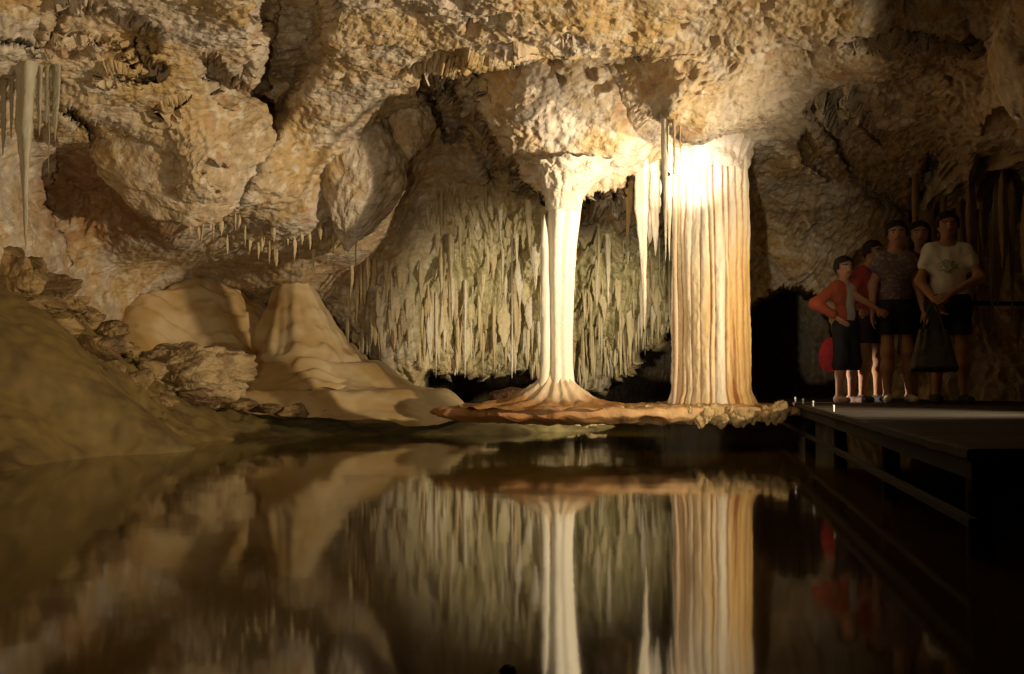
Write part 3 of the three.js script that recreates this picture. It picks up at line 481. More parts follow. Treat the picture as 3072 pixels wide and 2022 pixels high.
{
  const d = 9.95, w = at(561, 396, d); w.y = 0.5;
  const t = group('slender_column', w); tag(t, 'slender smooth white column with flared foot beside the thick column', 'column');
  const y0 = hAt(376, d) - w.y, y1 = hAt(196, d) - w.y;
  const prof = [[-0.06, 0.62], [0.0, 0.34], [0.02, 0.235], [0.05, 0.165], [0.12, 0.13], [0.3, 0.125], [0.6, 0.137], [0.8, 0.155], [0.92, 0.165], [1.0, 0.2]];
  const g = gridGeometry(120, 130, (i, j, o) => {
    const u = j / 129, a = i / 120 * 2 * Math.PI, y = mix(y0 - 0.12, y1, u);
    const R = lerpProfile([[0, 0.125], [0.05, 0.108], [0.15, 0.098], [0.4, 0.103], [0.7, 0.12], [0.9, 0.142], [1, 0.155]], u) * (1 + 0.07 * Math.sin(a * 3 + 1) + 0.05 * Math.sin(a * 7 + 2 * N(y, 1, 1)) + 0.05 * N(a * 2, y * 3, 5));
    o[0] = 0.03 * ss(0.6, 1, u) + Math.cos(a) * R; o[1] = y; o[2] = Math.sin(a) * R;
  }, true);
  const white = (x, y, z, o) => { const n = fbm(x * 10, y * 1.5, z * 10, 3), s = ss(0.1, 0.4, n) * 0.35; o[0] = mix(0.72, 0.55, s); o[1] = mix(0.65, 0.42, s); o[2] = mix(0.52, 0.24, s); };
  g.computeVertexNormals(); paintAt(g, w, white); mesh('shaft', g, wetMat, t);
  const rib = gridGeometry(16, 60, (i, j, o) => { const u = j / 59, a = i / 16 * 2 * Math.PI, R = mix(0.045, 0.034, u) * (1 + 0.2 * N(u * 8, Math.cos(a), 2 + Math.sin(a))) * Math.sqrt(Math.max(0.001, ss(1.0, 0.86, u))); o[0] = -0.145 + 0.01 * N(u * 3, 1, 7) - 0.02 * ss(0.15, 0, u) + Math.cos(a) * R; o[1] = mix(y0 - 0.12, y1 * 0.9, u); o[2] = 0.05 + Math.sin(a) * R; }, true);
  rib.computeVertexNormals(); paintAt(rib, w, white); mesh('side_rib', rib, wetMat, t);
  const foot = gridGeometry(140, 60, (i, j, o) => { const u = j / 59, a = i / 140 * 2 * Math.PI, ca = Math.cos(a), sa = Math.sin(a), x = ca * (ca < 0 ? 0.9 : 0.65) * Math.pow(u, 1.4), z = sa * 0.62 * Math.pow(u, 1.4), r = Math.hypot(x * (x < 0 ? 0.85 : 1.05), z * 1.5) * (1 + 0.1 * N(ca * 3, sa * 3, 3)); o[0] = -0.03 + x; o[1] = -0.15 + (y0 + 0.36) * Math.exp(-r / 0.225) + 0.022 * N(x * 6, z * 6, 3) + 0.012 * Math.sin(a * 15 + 3 * N(x * 3, z * 3, 1)) * ss(0.05, 0.2, u) + 0.008 * N(x * 22, z * 22, 3); o[2] = z; }, true);
  foot.computeVertexNormals(); paintAt(foot, w, (x, y, z, o) => { const n = fbm(x * 6, y * 6, z * 6, 3), q = ss(0.22, 0.4, Math.hypot(x - w.x + 0.04, (z - w.z) * 1.2) + 0.12 * n); o[0] = mix(0.55, 0.30, q) * (1 + 0.2 * n); o[1] = mix(0.42, 0.15, q) * (1 + 0.25 * n); o[2] = mix(0.27, 0.05, q) * (1 + 0.3 * n); }); mesh('flared_foot', foot, wetMat, t);
  // fan of drapery that joins the top to the roof, swept up to the right
  const fan = gridGeometry(110, 60, (i, j, o) => { const u = j / 59, a = i / 110 * 2 * Math.PI, ca = Math.cos(a), sa = Math.sin(a), e = Math.pow(u, 1.7), bump = 1 + 0.05 * Math.sin(a * 13 + u * 2) * u + 0.24 * u * N(ca * 2 + 3, u * 4, sa * 2) + 0.16 * u * N(ca * 6 + 3, u * 9, sa * 6); o[0] = 0.02 + (ca < 0 ? ca * mix(0.158, 0.26, e) : ca * mix(0.158, 0.5, e)) * bump; o[1] = y1 - 0.14 + u * 0.46 + 0.06 * u * N(ca * 4, u * 6, 9); o[2] = -0.03 * u + sa * mix(0.158, 0.3, e) * bump; }, true);
  fan.computeVertexNormals(); paintAt(fan, w, (x, y, z, o) => { const n = fbm(x * 6, y * 6, z * 6, 3); o[0] = 0.58 * (1 + 0.3 * n); o[1] = 0.49 * (1 + 0.3 * n); o[2] = 0.36 * (1 + 0.3 * n); }); mesh('drapery_fan', fan, rockMat, t);
}
// ---------- the hanging table ----------
{
  const c = new THREE.Vector3(0.95, 0.33, -10.15), t = group('hanging_table', c); tag(t, 'thin rusty flowstone table hanging just above the lake under both columns', 'flowstone table');
  const seg = 260, rings = 64, outline = a => { const ca = Math.cos(a), sa = Math.sin(a); const n = 0.08 * N(ca * 3, sa * 3, 1) + 0.04 * N(ca * 9, sa * 9, 4) + 0.02 * N(ca * 24, sa * 24, 4); return [Math.sign(ca) * Math.pow(Math.abs(ca), 0.8) * (ca > 0 ? 1.6 : 1.62) * (1 + n), Math.sign(sa) * Math.pow(Math.abs(sa), 0.8) * 0.7 * (1 + n * 1.4)]; };
  const g = gridGeometry(seg, rings, (i, j, o) => {
    const a = i / seg * 2 * Math.PI, [ex, ez] = outline(a); let k, y;
    if (j < 40) { k = j / 40; y = 0.045; } else if (j < 46) { const q = (j - 40) / 6; k = 1 + 0.02 * Math.sin(q * Math.PI); y = mix(0.045, -0.03, q); } else { k = 1 - (j - 45) / 18 * 0.999; y = -0.03 - 0.05 * ss(1, 0.7, k) ; }
    const x = ex * k, z = ez * k; if (j < 44) y += 0.03 * N(x * 2, z * 2, 5) + 0.022 * N(x * 8, z * 8, 2) + 0.01 * N(x * 22, z * 22, 2) + 0.03 * Math.exp(-((x - 0.87) ** 2 + (z - 0.1) ** 2) / 0.3) * ss(1, 0.8, k) - 0.02 * ss(-0.6, -1.6, x); else y += 0.045 * N(x * 6, z * 6, 8) - 0.025;
    o[0] = x; o[1] = y; o[2] = z;
  }, true);
  g.computeVertexNormals(); paintAt(g, c, (x, y, z, o) => { const n = fbm(x * 5, y * 5, z * 5, 3), w = ss(0.2, 1.6, x), q = ss(0.05, 0.35, n); const a = [0.33, 0.155, 0.055], b = [0.55, 0.34, 0.16], d = [0.25, 0.1, 0.03]; for (let k = 0; k < 3; k++) o[k] = mix(mix(a[k], b[k], w), d[k], q * 0.7) * (1 + 0.3 * fbm(x * 15, y * 15, z * 15, 2)); });
  mesh('slab', metreUV(g), wetMat, t);
  const r = rng(5), gs = [0, 1, 2, 3, 4].map(i => { const b = blobGeometry(1, 1, 1, i * 7.7, 0.5, 9, v => { if (v[1] < 0) { v[0] *= 1 + 0.45 * v[1]; v[2] *= 1 + 0.45 * v[1]; } }); return metreUV(paint(b, (x, y, z, o) => { const n = 1 + 0.35 * fbm(x * 2 + i, y * 2, z * 2, 3), q = ss(-0.1, 0.4, N(x * 1.5, y * 1.5 + i, z * 1.5)) * 0.5; o[0] = mix(0.6, 0.36, q) * n; o[1] = mix(0.43, 0.19, q) * n; o[2] = mix(0.21, 0.06, q) * n; })); });
  const nod = (px, py, s, sy) => { const p = at(px, py, 9.55).sub(c); const o = mesh('nodule', gs[Math.floor(r() * 5)], wetMat, t); o.position.set(p.x, p.y, p.z + 0.2 * (r() - 0.6)); o.scale.set(s * (0.8 + 0.5 * r()), sy, s * (0.8 + 0.4 * r())); o.rotation.y = r() * 6; };
  for (let i = 0; i < 30; i++) { const px = 686 + 98 * (i + r()) / 30, dp = Math.sin(clamp((px - 676) / 112) * Math.PI); nod(px, 412 + 11 * dp * r(), 0.035 + 0.045 * r(), 0.04 + 0.06 * r()); }
  for (let i = 0; i < 26; i++) { const px = 600 + 90 * (i + r()) / 26; nod(px, 410 + 2 * r(), 0.022 + 0.018 * r(), 0.02 + 0.03 * r()); }
}
{ // low hump behind the slender column's foot, small pale roots by the shoal
  rock('low_hump', 512, 398, 11.3, 0.24, 0.11, 0.2, 61, 'low rust brown hump under the lone straw stalactite', 'rock', null, { det: 24, rough: 0.25, color: (x, y, z, o) => { const n = 1 + 0.3 * fbm(x * 5, y * 5, z * 5, 3); o[0] = 0.10 * n; o[1] = 0.045 * n; o[2] = 0.016 * n; } });
  const roots = (px, py, d, s, label) => { const w = at(px, py, d); w.y = 0.0; const t = group('pale_tuft', w), r = rng(px); tag(t, label, 'roots', 'pale roots at the waterline'); for (let i = 0; i < 6; i++) { const a = -0.4 + i * 0.75, l = s * (0.6 + 0.6 * r()); const cv = new THREE.CatmullRomCurve3([new THREE.Vector3(0, 0.005, 0), new THREE.Vector3(Math.cos(a) * l * 0.5, 0.05 + 0.04 * r(), Math.sin(a) * l * 0.3), new THREE.Vector3(Math.cos(a) * l, 0.03 + 0.06 * r(), Math.sin(a) * l * 0.5)]); mesh('root', new THREE.TubeGeometry(cv, 10, 0.008, 6), M(0xa8926a, 0.7), t); } };
  roots(582, 424, 13.2, 0.3, 'pale twig-like roots spreading over the shoal edge'); roots(512, 430, 12.6, 0.12, 'tiny pale tuft in place of a drop splash under the lone straw, touching its own reflection');  // second tuft stands for a sparkling drop splash on the water
  rock('shore_pebble', 508, 671, 2.42, 0.018, 0.014, 0.015, 3, 'small dark stone breaking the water alone in open lake', 'stone', null, { det: 8, rough: 0.4, color: (x, y, z, o) => { o[0] = 0.09; o[1] = 0.075; o[2] = 0.06; } });
}
// ---------- boardwalk ----------
const DECK = 0.40;
const edgeX = z => 1.56 + 0.165 * (-z - 3.8);
{
  const t = group('boardwalk', new THREE.Vector3(0, 0, 0)); tag(t, 'dark wooden boardwalk over the right side of the lake, people standing on it', 'boardwalk');
  const woods = [0x322714, 0x2b2110, 0x392c16, 0x261c0e].map(c => M(c, 0.75, { bumpMap: grain, bumpScale: 0.004 }));
  const r = rng(8), pg = new RoundedBoxGeometry(1, 0.04, 0.136, 1, 0.006);
  for (let z = -3.85, i = 0; z > -12; z -= 0.145, i++) { const x0 = edgeX(z) + 0.02 * (r() - 0.5), x1 = 6.2, o = mesh('plank', pg, woods[Math.floor(r() * 4)], t); o.scale.x = x1 - x0; o.position.set((x0 + x1) / 2, DECK - 0.02 + 0.004 * (r() - 0.5), z); }
  const dir = Math.atan(0.165), len = 8.2 / Math.cos(dir), dark = M(0x0d0a06, 0.95), pale = M(0x191309, 0.95);
  const beam = (off, y, h, w, m, name) => { const o = mesh(name, new RoundedBoxGeometry(w, h, len, 1, 0.008), m, t); o.position.set(edgeX(-7.9) + off, y, -7.9); o.rotation.y = -dir; return o; };
  beam(0.05, DECK - 0.08, 0.07, 0.05, dark, 'edge_beam'); beam(0.03, 0.14, 0.035, 0.04, pale, 'lower_beam');
  const front = mesh('front_beam', new RoundedBoxGeometry(4.6, 0.12, 0.05, 1, 0.008), dark, t); front.position.set(3.9, DECK - 0.1, -3.86);
  for (const [x, z] of [[edgeX(-3.95) + 0.1, -3.98], [edgeX(-5.8) + 0.1, -5.8], [edgeX(-7.8) + 0.1, -7.8], [edgeX(-9.8) + 0.1, -9.8], [3.2, -3.98], [4.9, -3.98], [4.4, -6.8], [4.8, -9.8]]) { const p = mesh('pile', new THREE.CylinderGeometry(0.045, 0.05, 0.9, 12), dark, t); p.position.set(x, -0.09, z); }
}
{ // pale pegs along the deck edge
  const g = new THREE.LatheGeometry([[0, 0], [0.012, 0], [0.012, 0.05], [0.016, 0.055], [0.014, 0.075], [0, 0.08]].map(p => new THREE.Vector2(...p)), 12), m = M(0xd8d6cc, 0.3);
  for (const z of [-10.4, -9.7, -8.9, -7.6]) { const o = mesh('edge_peg', g, m); o.scale.setScalar(0.6); o.position.set(edgeX(z) + 0.03, DECK, z); tag(o, 'small pale peg on the edge of the boardwalk', 'peg', 'pegs along the boardwalk edge'); }
}
{ const t = group('unseen_lamp_post', new THREE.Vector3(5.05, DECK, -6.13)); tag(t, 'short dark post out of view on the boardwalk, placed to carry the unseen flood lamp', 'post'); const p = mesh('pole', new THREE.CylinderGeometry(0.025, 0.03, 0.62, 12), M(0x0d0a06, 0.8), t); p.position.y = 0.31; p.position.z = 0.0; const f = mesh('foot_plate', new THREE.CylinderGeometry(0.07, 0.08, 0.02, 16), M(0x0d0a06, 0.8), t); f.position.y = 0.01; }  // out of view, placed only to carry the rail lamp
{ // handrail behind the people
  const t = group('handrail', new THREE.Vector3(4.5, DECK, -10.55)); tag(t, 'dark metal handrail on the boardwalk behind the person in white', 'handrail');
  const m = M(0x15110d, 0.5, { metalness: 0.4 }), rail = mesh('rail', new THREE.CapsuleGeometry(0.022, 2.4, 6, 12), m, t); rail.rotation.z = Math.PI / 2; rail.position.set(0.95, 0.94, 0);
  for (const x of [-0.2, 0.95, 2.1]) { const p = mesh('post', new THREE.CylinderGeometry(0.02, 0.022, 0.94, 10), m, t); p.position.set(x, 0.47, 0); }
}
// ---------- lamp fittings ----------
function fitting(L, label, size, back = 0.02) {
  const dir = L.t.clone().sub(L.p).normalize(), base = L.p.clone().addScaledVector(dir, -back);
  const t = group('unseen_flood_lamp', base); tag(t, label, 'lamp', 'flood lamps among the rocks'); t.quaternion.setFromUnitVectors(new THREE.Vector3(0, 0, 1), dir);
  const dark = M(0x1a1816, 0.5, { metalness: 0.5 });
  const h = mesh('housing', new THREE.LatheGeometry([[0.002, -1.3], [0.55, -1.25], [0.75, -0.9], [0.98, -0.25], [1, 0], [0.93, 0], [0.9, -0.2], [0.002, -0.35]].map(p => new THREE.Vector2(p[0] * size, p[1] * size)), 24), dark, t); h.rotation.x = Math.PI / 2;
  const lens = mesh('lens', new THREE.CircleGeometry(size * 0.88, 24), M(0xffffff, 0.4, { emissive: L.c, emissiveIntensity: 3 }), t); lens.position.z = -0.006;
  const br = mesh('bracket', new THREE.TorusGeometry(size * 1.15, size * 0.12, 8, 20, Math.PI), dark, t); br.position.z = -size * 0.6; br.rotation.z = Math.PI;
}
fitting(LAMP.lake, 'flood lamp out of view beside the camera, placed to light the thick column', 0.05);
fitting(LAMP.flood, 'wide flood lamp out of view beside the camera, placed to brighten the roof', 0.05);
fitting(LAMP.curtain, 'unseen flood lamp behind the foot of the thick column, placed to light the back curtain', 0.03);
fitting(LAMP.rail, 'flood lamp out of view on the boardwalk post, placed to light the left wall across the lake', 0.06);
fitting(LAMP.low, 'unseen low flood lamp behind the foot of the thick column, placed to light the legs on the boardwalk', 0.03);
fitting(LAMP.glow, 'tiny unseen lamp behind the thin dark stalactite, placed for the glare on the thick column', 0.015);
fitting(LAMP.main, 'small flood lamp hidden behind the thin dark stalactite, facing the left roof', 0.02);
// ---------- people ----------
function surfaceNets(sdf, lo, hi, cell) {
  const n = [0, 1, 2].map(k => Math.ceil((hi[k] - lo[k]) / cell) + 2), [nx, ny, nz] = n, v = new Float32Array(nx * ny * nz);
  const B = 4, wx = (x) => lo[0] + (x - 0.5) * cell, wy = (y) => lo[1] + (y - 0.5) * cell, wz = (z) => lo[2] + (z - 0.5) * cell;
  for (let bz = 0; bz < nz; bz += B) for (let by = 0; by < ny; by += B) for (let bx = 0; bx < nx; bx += B) {
    const c = sdf(wx(bx + 1.5), wy(by + 1.5), wz(bz + 1.5)), skip = Math.abs(c) > cell * 5;
    for (let z = bz; z < Math.min(nz, bz + B); z++) for (let y = by; y < Math.min(ny, by + B); y++) for (let x = bx; x < Math.min(nx, bx + B); x++) v[x + nx * (y + ny * z)] = skip ? c : sdf(wx(x), wy(y), wz(z));
  }
  const id = new Int32Array(nx * ny * nz).fill(-1), pos = [], idx = [], at3 = (x, y, z) => x + nx * (y + ny * z);
  const C = [[0, 0, 0], [1, 0, 0], [0, 1, 0], [1, 1, 0], [0, 0, 1], [1, 0, 1], [0, 1, 1], [1, 1, 1]], E = [[0, 1], [2, 3], [4, 5], [6, 7], [0, 2], [1, 3], [4, 6], [5, 7], [0, 4], [1, 5], [2, 6], [3, 7]];
  for (let z = 0; z < nz - 1; z++) for (let y = 0; y < ny - 1; y++) for (let x = 0; x < nx - 1; x++) {
    let m = 0; const q0 = at3(x, y, z); for (let i = 0; i < 8; i++) if (v[q0 + (i & 1) + (i & 2 ? nx : 0) + (i & 4 ? nx * ny : 0)] < 0) m |= 1 << i;
    if (m === 0 || m === 255) continue;
    const f = C.map(c => v[at3(x + c[0], y + c[1], z + c[2])]);
    let sx = 0, sy = 0, sz = 0, k = 0;
    for (const [a, b] of E) if ((f[a] < 0) !== (f[b] < 0)) { const t = f[a] / (f[a] - f[b]); sx += mix(C[a][0], C[b][0], t); sy += mix(C[a][1], C[b][1], t); sz += mix(C[a][2], C[b][2], t); k++; }
    id[at3(x, y, z)] = pos.length / 3; pos.push(lo[0] + (x - 0.5 + sx / k) * cell, lo[1] + (y - 0.5 + sy / k) * cell, lo[2] + (z - 0.5 + sz / k) * cell);
  }
  const quad = (a, b, c, d, fl) => { if (a < 0 || b < 0 || c < 0 || d < 0) return; fl ? idx.push(a, c, b, a, d, c) : idx.push(a, b, c, a, c, d); };
  for (let z = 1; z < nz - 1; z++) for (let y = 1; y < ny - 1; y++) for (let x = 1; x < nx - 1; x++) {
    const s = v[at3(x, y, z)] < 0;
    if (s !== (v[at3(x + 1, y, z)] < 0)) quad(id[at3(x, y - 1, z - 1)], id[at3(x, y, z - 1)], id[at3(x, y, z)], id[at3(x, y - 1, z)], !s);
    if (s !== (v[at3(x, y + 1, z)] < 0)) quad(id[at3(x - 1, y, z - 1)], id[at3(x - 1, y, z)], id[at3(x, y, z)], id[at3(x, y, z - 1)], !s);
    if (s !== (v[at3(x, y, z + 1)] < 0)) quad(id[at3(x - 1, y - 1, z)], id[at3(x, y - 1, z)], id[at3(x, y, z)], id[at3(x - 1, y, z)], !s);
  }
  const g = new THREE.BufferGeometry(); g.setAttribute('position', new THREE.Float32BufferAttribute(pos, 3)); g.setIndex(idx); g.computeVertexNormals(); return g;
}
// tapered capsule; q[8] flattens depth
function cap(a, b, ra, rb, fz = 1) { return { a, b, ra, rb, fz, d: [b[0] - a[0], b[1] - a[1], (b[2] - a[2]) * fz] }; }
function capD(c, x, y, z) { const X = x - c.a[0], Y = y - c.a[1], Z = (z - c.a[2]) * c.fz, d = c.d, t = clamp((X * d[0] + Y * d[1] + Z * d[2]) / (d[0] * d[0] + d[1] * d[1] + d[2] * d[2] + 1e-9)); return Math.hypot(X - d[0] * t, Y - d[1] * t, Z - d[2] * t) - mix(c.ra, c.rb, t); }
function field(caps, k = 0.02) { return (x, y, z) => { let m = 9; for (const c of caps) { const d = capD(c, x, y, z); const h = Math.max(k - Math.abs(m - d), 0) / k; m = Math.min(m, d) - h * h * k * 0.25; } return m; }; }
const lerp3 = (a, b, t) => a.map((v, i) => mix(v, b[i], t));
function handCaps(wr, dirv, side, H, curl, palmN) {        // palm, four fingers, thumb
  const D = new THREE.Vector3(...dirv).normalize(), Nn = new THREE.Vector3(...palmN).normalize(), S = new THREE.Vector3().crossVectors(D, Nn).normalize().multiplyScalar(side);
  const W = new THREE.Vector3(...wr), k = H / 1.7, P = (a, b, c) => W.clone().addScaledVector(D, a * k).addScaledVector(S, b * k).addScaledVector(Nn, c * k).toArray();
  const r = [cap(P(0, 0, 0), P(0.04, 0.014, 0), 0.022 * k, 0.02 * k), cap(P(0.02, 0.012, 0), P(0.08, 0.027, 0), 0.019 * k, 0.014 * k), cap(P(0.02, -0.01, 0), P(0.08, -0.027, 0), 0.019 * k, 0.013 * k), cap(P(0.03, 0, 0), P(0.085, 0, 0), 0.019 * k, 0.014 * k)];
  [[0.03, 0.07], [0.01, 0.08], [-0.011, 0.075], [-0.03, 0.058]].forEach(([b, l]) => { const c = curl, m = P(0.085 + l * 0.5, b * 1.05, l * 0.32 * c), e = P(0.085 + l * (1 - 0.45 * c), b, l * (0.35 + 0.45 * c) * c); r.push(cap(P(0.08, b * 0.95, 0), m, 0.0095 * k, 0.009 * k), cap(m, e, 0.009 * k, 0.0075 * k)); });
  r.push(cap(P(0.02, 0.022, 0.004), P(0.055, 0.05, 0.015), 0.014 * k, 0.0105 * k), cap(P(0.055, 0.05, 0.015), P(0.085, 0.052, 0.026), 0.0105 * k, 0.008 * k));
  return r;
}
function makePerson(o) {
  const H = o.h, s = v => v.map(q => q * H), t = group('person', o.at, o.turn ?? 0); tag(t, o.label, 'person', 'visitors on the boardwalk');
  const wd = o.wide ?? 1, hw = 0.052 * wd;
  const L = {}; for (const q of [-1, 1]) { const f = (o.feet && o.feet[q]) || [0.055 * q, 0.0]; L[q] = { hip: s([hw * q, 0.5, 0]), knee: s([(f[0] + hw * q) / 2 + 0.004 * q, 0.275, 0.012 + f[1] * 0.4]), ank: s([f[0], 0.045, f[1] - 0.012]), toe: s([f[0] + 0.012 * q, 0.018, f[1] + 0.085]), heel: s([f[0], 0.02, f[1] - 0.025]) }; }
  const A = {}; for (const q of [-1, 1]) { const p = o.arms[q]; A[q] = { sh: s([0.092 * wd * q, 0.785, 0]), el: s(p.el), wr: s(p.wr), p }; }
  const th = 0.048 * wd, torso = [cap(s([-hw, 0.505, 0]), s([hw, 0.505, 0]), 0.062 * wd * H, 0.062 * wd * H, 1.12), cap(s([-0.03, 0.6, 0]), s([0.03, 0.6, 0]), 0.06 * wd * H, 0.06 * wd * H, 1.2), cap(s([-0.045, 0.71, 0.004]), s([0.045, 0.71, 0.004]), 0.062 * wd * H, 0.062 * wd * H, 1.2), cap(s([0, 0.5, 0]), s([0, 0.73, 0]), 0.075 * wd * H, 0.07 * wd * H, 1.15), cap(s([-0.09 * wd, 0.783, -0.005]), s([-0.015, 0.812, -0.005]), 0.03 * H, 0.026 * H, 1), cap(s([0.09 * wd, 0.783, -0.005]), s([0.015, 0.812, -0.005]), 0.03 * H, 0.026 * H, 1), cap(s([-0.045, 0.76, 0]), s([0.045, 0.76, 0]), 0.048 * H, 0.048 * H, 1.1)];
  const hc = s([o.lean ?? 0, 0.915, 0.012]), neck = cap(s([0, 0.79, -0.006]), [hc[0] * 0.8, hc[1] - 0.03 * H, hc[2] - 0.01 * H], 0.034 * H, 0.031 * H);
  const legs = [], arms = []; for (const q of [-1, 1]) { const l = L[q], a = A[q]; legs.push(cap(l.hip, l.knee, th * H, 0.034 * H), cap(l.knee, lerp3(l.knee, l.ank, 0.35), 0.031 * H, 0.033 * H), cap(lerp3(l.knee, l.ank, 0.35), l.ank, 0.033 * H, 0.02 * H), cap(l.heel, l.toe, 0.021 * H, 0.016 * H)); arms.push(cap(a.sh, a.el, 0.031 * H * wd, 0.024 * H), cap(a.el, a.wr, 0.025 * H, 0.016 * H)); }
  const body = field([...torso, neck, ...legs, ...arms], 0.025 * H);
  const skin = o.skin ?? [0.42, 0.22, 0.13], bw = 0.32 * H;
  const bg = surfaceNets(body, [-bw, -0.01, -0.13 * H], [bw, 0.9 * H, 0.2 * H], 0.013);
  paint(bg, (x, y, z, c) => { const n = 1 + 0.08 * N(x * 20, y * 20, z * 20); c[0] = skin[0] * n; c[1] = skin[1] * n; c[2] = skin[2] * n; });
  // head with face
  const k = H < 1.5 ? 0.067 * H : 0.0605 * H, hr = o.headTurn ?? 0, ch = Math.cos(hr), sh = Math.sin(hr);
  const toHead = (x, y, z) => { const X = x - hc[0], Z = z - hc[2]; return [(X * ch - Z * sh) / k, (y - hc[1]) / k, (X * sh + Z * ch) / k]; };
  const hcaps = [cap([0, 0.22, -0.12], [0, 0.1, -0.02], 0.92, 0.9), cap([0, -0.2, 0.12], [0, -0.62, 0.28], 0.72, 0.46), cap([0, 0.12, 0.78], [0, -0.22, 0.98], 0.1, 0.17), cap([-0.28, -0.5, 0.62], [0.28, -0.5, 0.62], 0.16, 0.16), cap([-0.3, 0.26, 0.72], [0.3, 0.26, 0.72], 0.13, 0.13), cap([-0.9, -0.1, -0.12], [-0.88, 0.16, -0.16], 0.13, 0.17), cap([0.9, -0.1, -0.12], [0.88, 0.16, -0.16], 0.13, 0.17), cap([0, -0.5, -0.05], [0, -1.15, -0.18], 0.5, 0.47)];
  const hf = field(hcaps, 0.22), headD = (x, y, z) => { const p = toHead(x, y, z); let d = hf(p[0] * 1.1, p[1] * 0.93, p[2]); for (const q of [-1, 1]) d = Math.max(d, -(Math.hypot(p[0] - 0.32 * q, p[1] - 0.06, (p[2] - 0.99) * 0.8) - 0.15)); return d * k; };
  const hg = surfaceNets(headD, [hc[0] - 1.3 * k, hc[1] - 1.35 * k, hc[2] - 1.4 * k], [hc[0] + 1.3 * k, hc[1] + 1.4 * k, hc[2] + 1.5 * k], 0.0055);
  paint(hg, (x, y, z, c) => {
    const p = toHead(x, y, z); let m = [...skin]; const lip = Math.hypot(p[0] / 0.27, (p[1] + 0.52) / 0.085); if (p[2] > 0.4 && lip < 1) m = [skin[0] * 0.85, skin[1] * 0.5, skin[2] * 0.5];
    for (const q of [-1, 1]) { if (p[2] > 0.3 && Math.hypot((p[0] - 0.32 * q) / 0.17, (p[1] - 0.07) / 0.085) < 1) m = Math.hypot(p[0] - 0.32 * q, p[1] - 0.07) < 0.075 ? [0.02, 0.015, 0.012] : [0.55, 0.5, 0.46]; if (p[2] > 0.3 && Math.abs(p[0] - 0.34 * q) < 0.22 && Math.abs(p[1] - 0.27 - 0.05 * (0.22 - Math.abs(p[0] - 0.34 * q))) < 0.055) m = [0.03, 0.02, 0.016]; }
    c[0] = m[0]; c[1] = m[1]; c[2] = m[2];
  });
  const parts = [bg, hg];
  for (const q of [-1, 1]) { const a = A[q], dir = a.p.hand ?? [a.wr[0] - a.el[0], a.wr[1] - a.el[1], a.wr[2] - a.el[2]], hcs = handCaps(a.wr, dir, a.p.side ?? q, H, a.p.curl ?? 0.55, a.p.palm ?? [-q, 0, 0.3]); const w = a.wr, R = 0.125 * H; const g = surfaceNets(field(hcs, 0.006), [w[0] - R, w[1] - R, w[2] - R], [w[0] + R, w[1] + R, w[2] + R], 0.0055); paint(g, (x, y, z, c) => { c[0] = skin[0]; c[1] = skin[1]; c[2] = skin[2]; }); parts.push(g); }
  mesh('body', mergeGeometries(parts), personMat, t);
  const garment = (name, caps, infl, clip, color, extra) => {
    const f = field(caps, 0.03 * H), g = surfaceNets((x, y, z) => Math.max(f(x, y, z) - infl - 0.009 * N(x * 12, y * 8 + x * 5, z * 12) - 0.008 * Math.abs(N(x * 22 + y * 9, y * 13, z * 22)), clip(x, y, z)), [-bw, 0.04 * H, -0.16 * H], [bw, 0.9 * H, 0.2 * H], 0.012);
    paint(g, (x, y, z, c) => { const m = extra && extra(x / H, y / H, z / H); const q = m || color, n = 1 + 0.1 * N(x * 40, y * 40, z * 40); c[0] = q[0] * n; c[1] = q[1] * n; c[2] = q[2] * n; });
    return mesh(name, g, personMat, t);
  };
  const slv = o.sleeve ?? 0.45, sleeves = []; if (slv > 0) for (const q of [-1, 1]) { const a = A[q]; if (slv <= 1) { const e = lerp3(a.sh, a.el, slv); sleeves.push(cap(a.sh, e, 0.031 * H * wd, 0.032 * H)); } else { sleeves.push(cap(a.sh, a.el, 0.034 * H * wd, 0.028 * H), cap(a.el, lerp3(a.el, a.wr, slv - 1), 0.028 * H, 0.022 * H)); } }
  const hem = o.hem ?? 0.5;
  garment('shirt', [...torso, ...sleeves], 0.009 * H, (x, y, z) => Math.max(hem * H - y, y - 0.85 * H, -(Math.hypot(x, (z - 0.02 * H) * 1.0, (y - 0.86 * H) * 0.8) - 0.052 * H)), o.shirt, o.print);
  const pl = o.shorts ?? 0.38, legTop = legs.filter((c, i) => i % 4 < (pl < 0.26 ? 2 : 1));
  garment(o.skirt ? 'dress_skirt' : 'shorts', o.skirt ? [cap(s([-0.03, 0.52, 0]), s([-0.035, pl, 0]), 0.08 * H, 0.1 * H), cap(s([0.03, 0.52, 0]), s([0.035, pl, 0]), 0.08 * H, 0.1 * H)] : [torso[0], cap(s([0, 0.5, 0]), s([0, 0.54, 0]), 0.07 * wd * H, 0.068 * wd * H, 1.15), ...legTop], o.skirt ? 0.005 : 0.018 * H, (x, y, z) => Math.max(pl * H - y, y - 0.56 * H), o.pants);
  const hd = (x, y, z) => { const p = toHead(x, y, z); return p; };
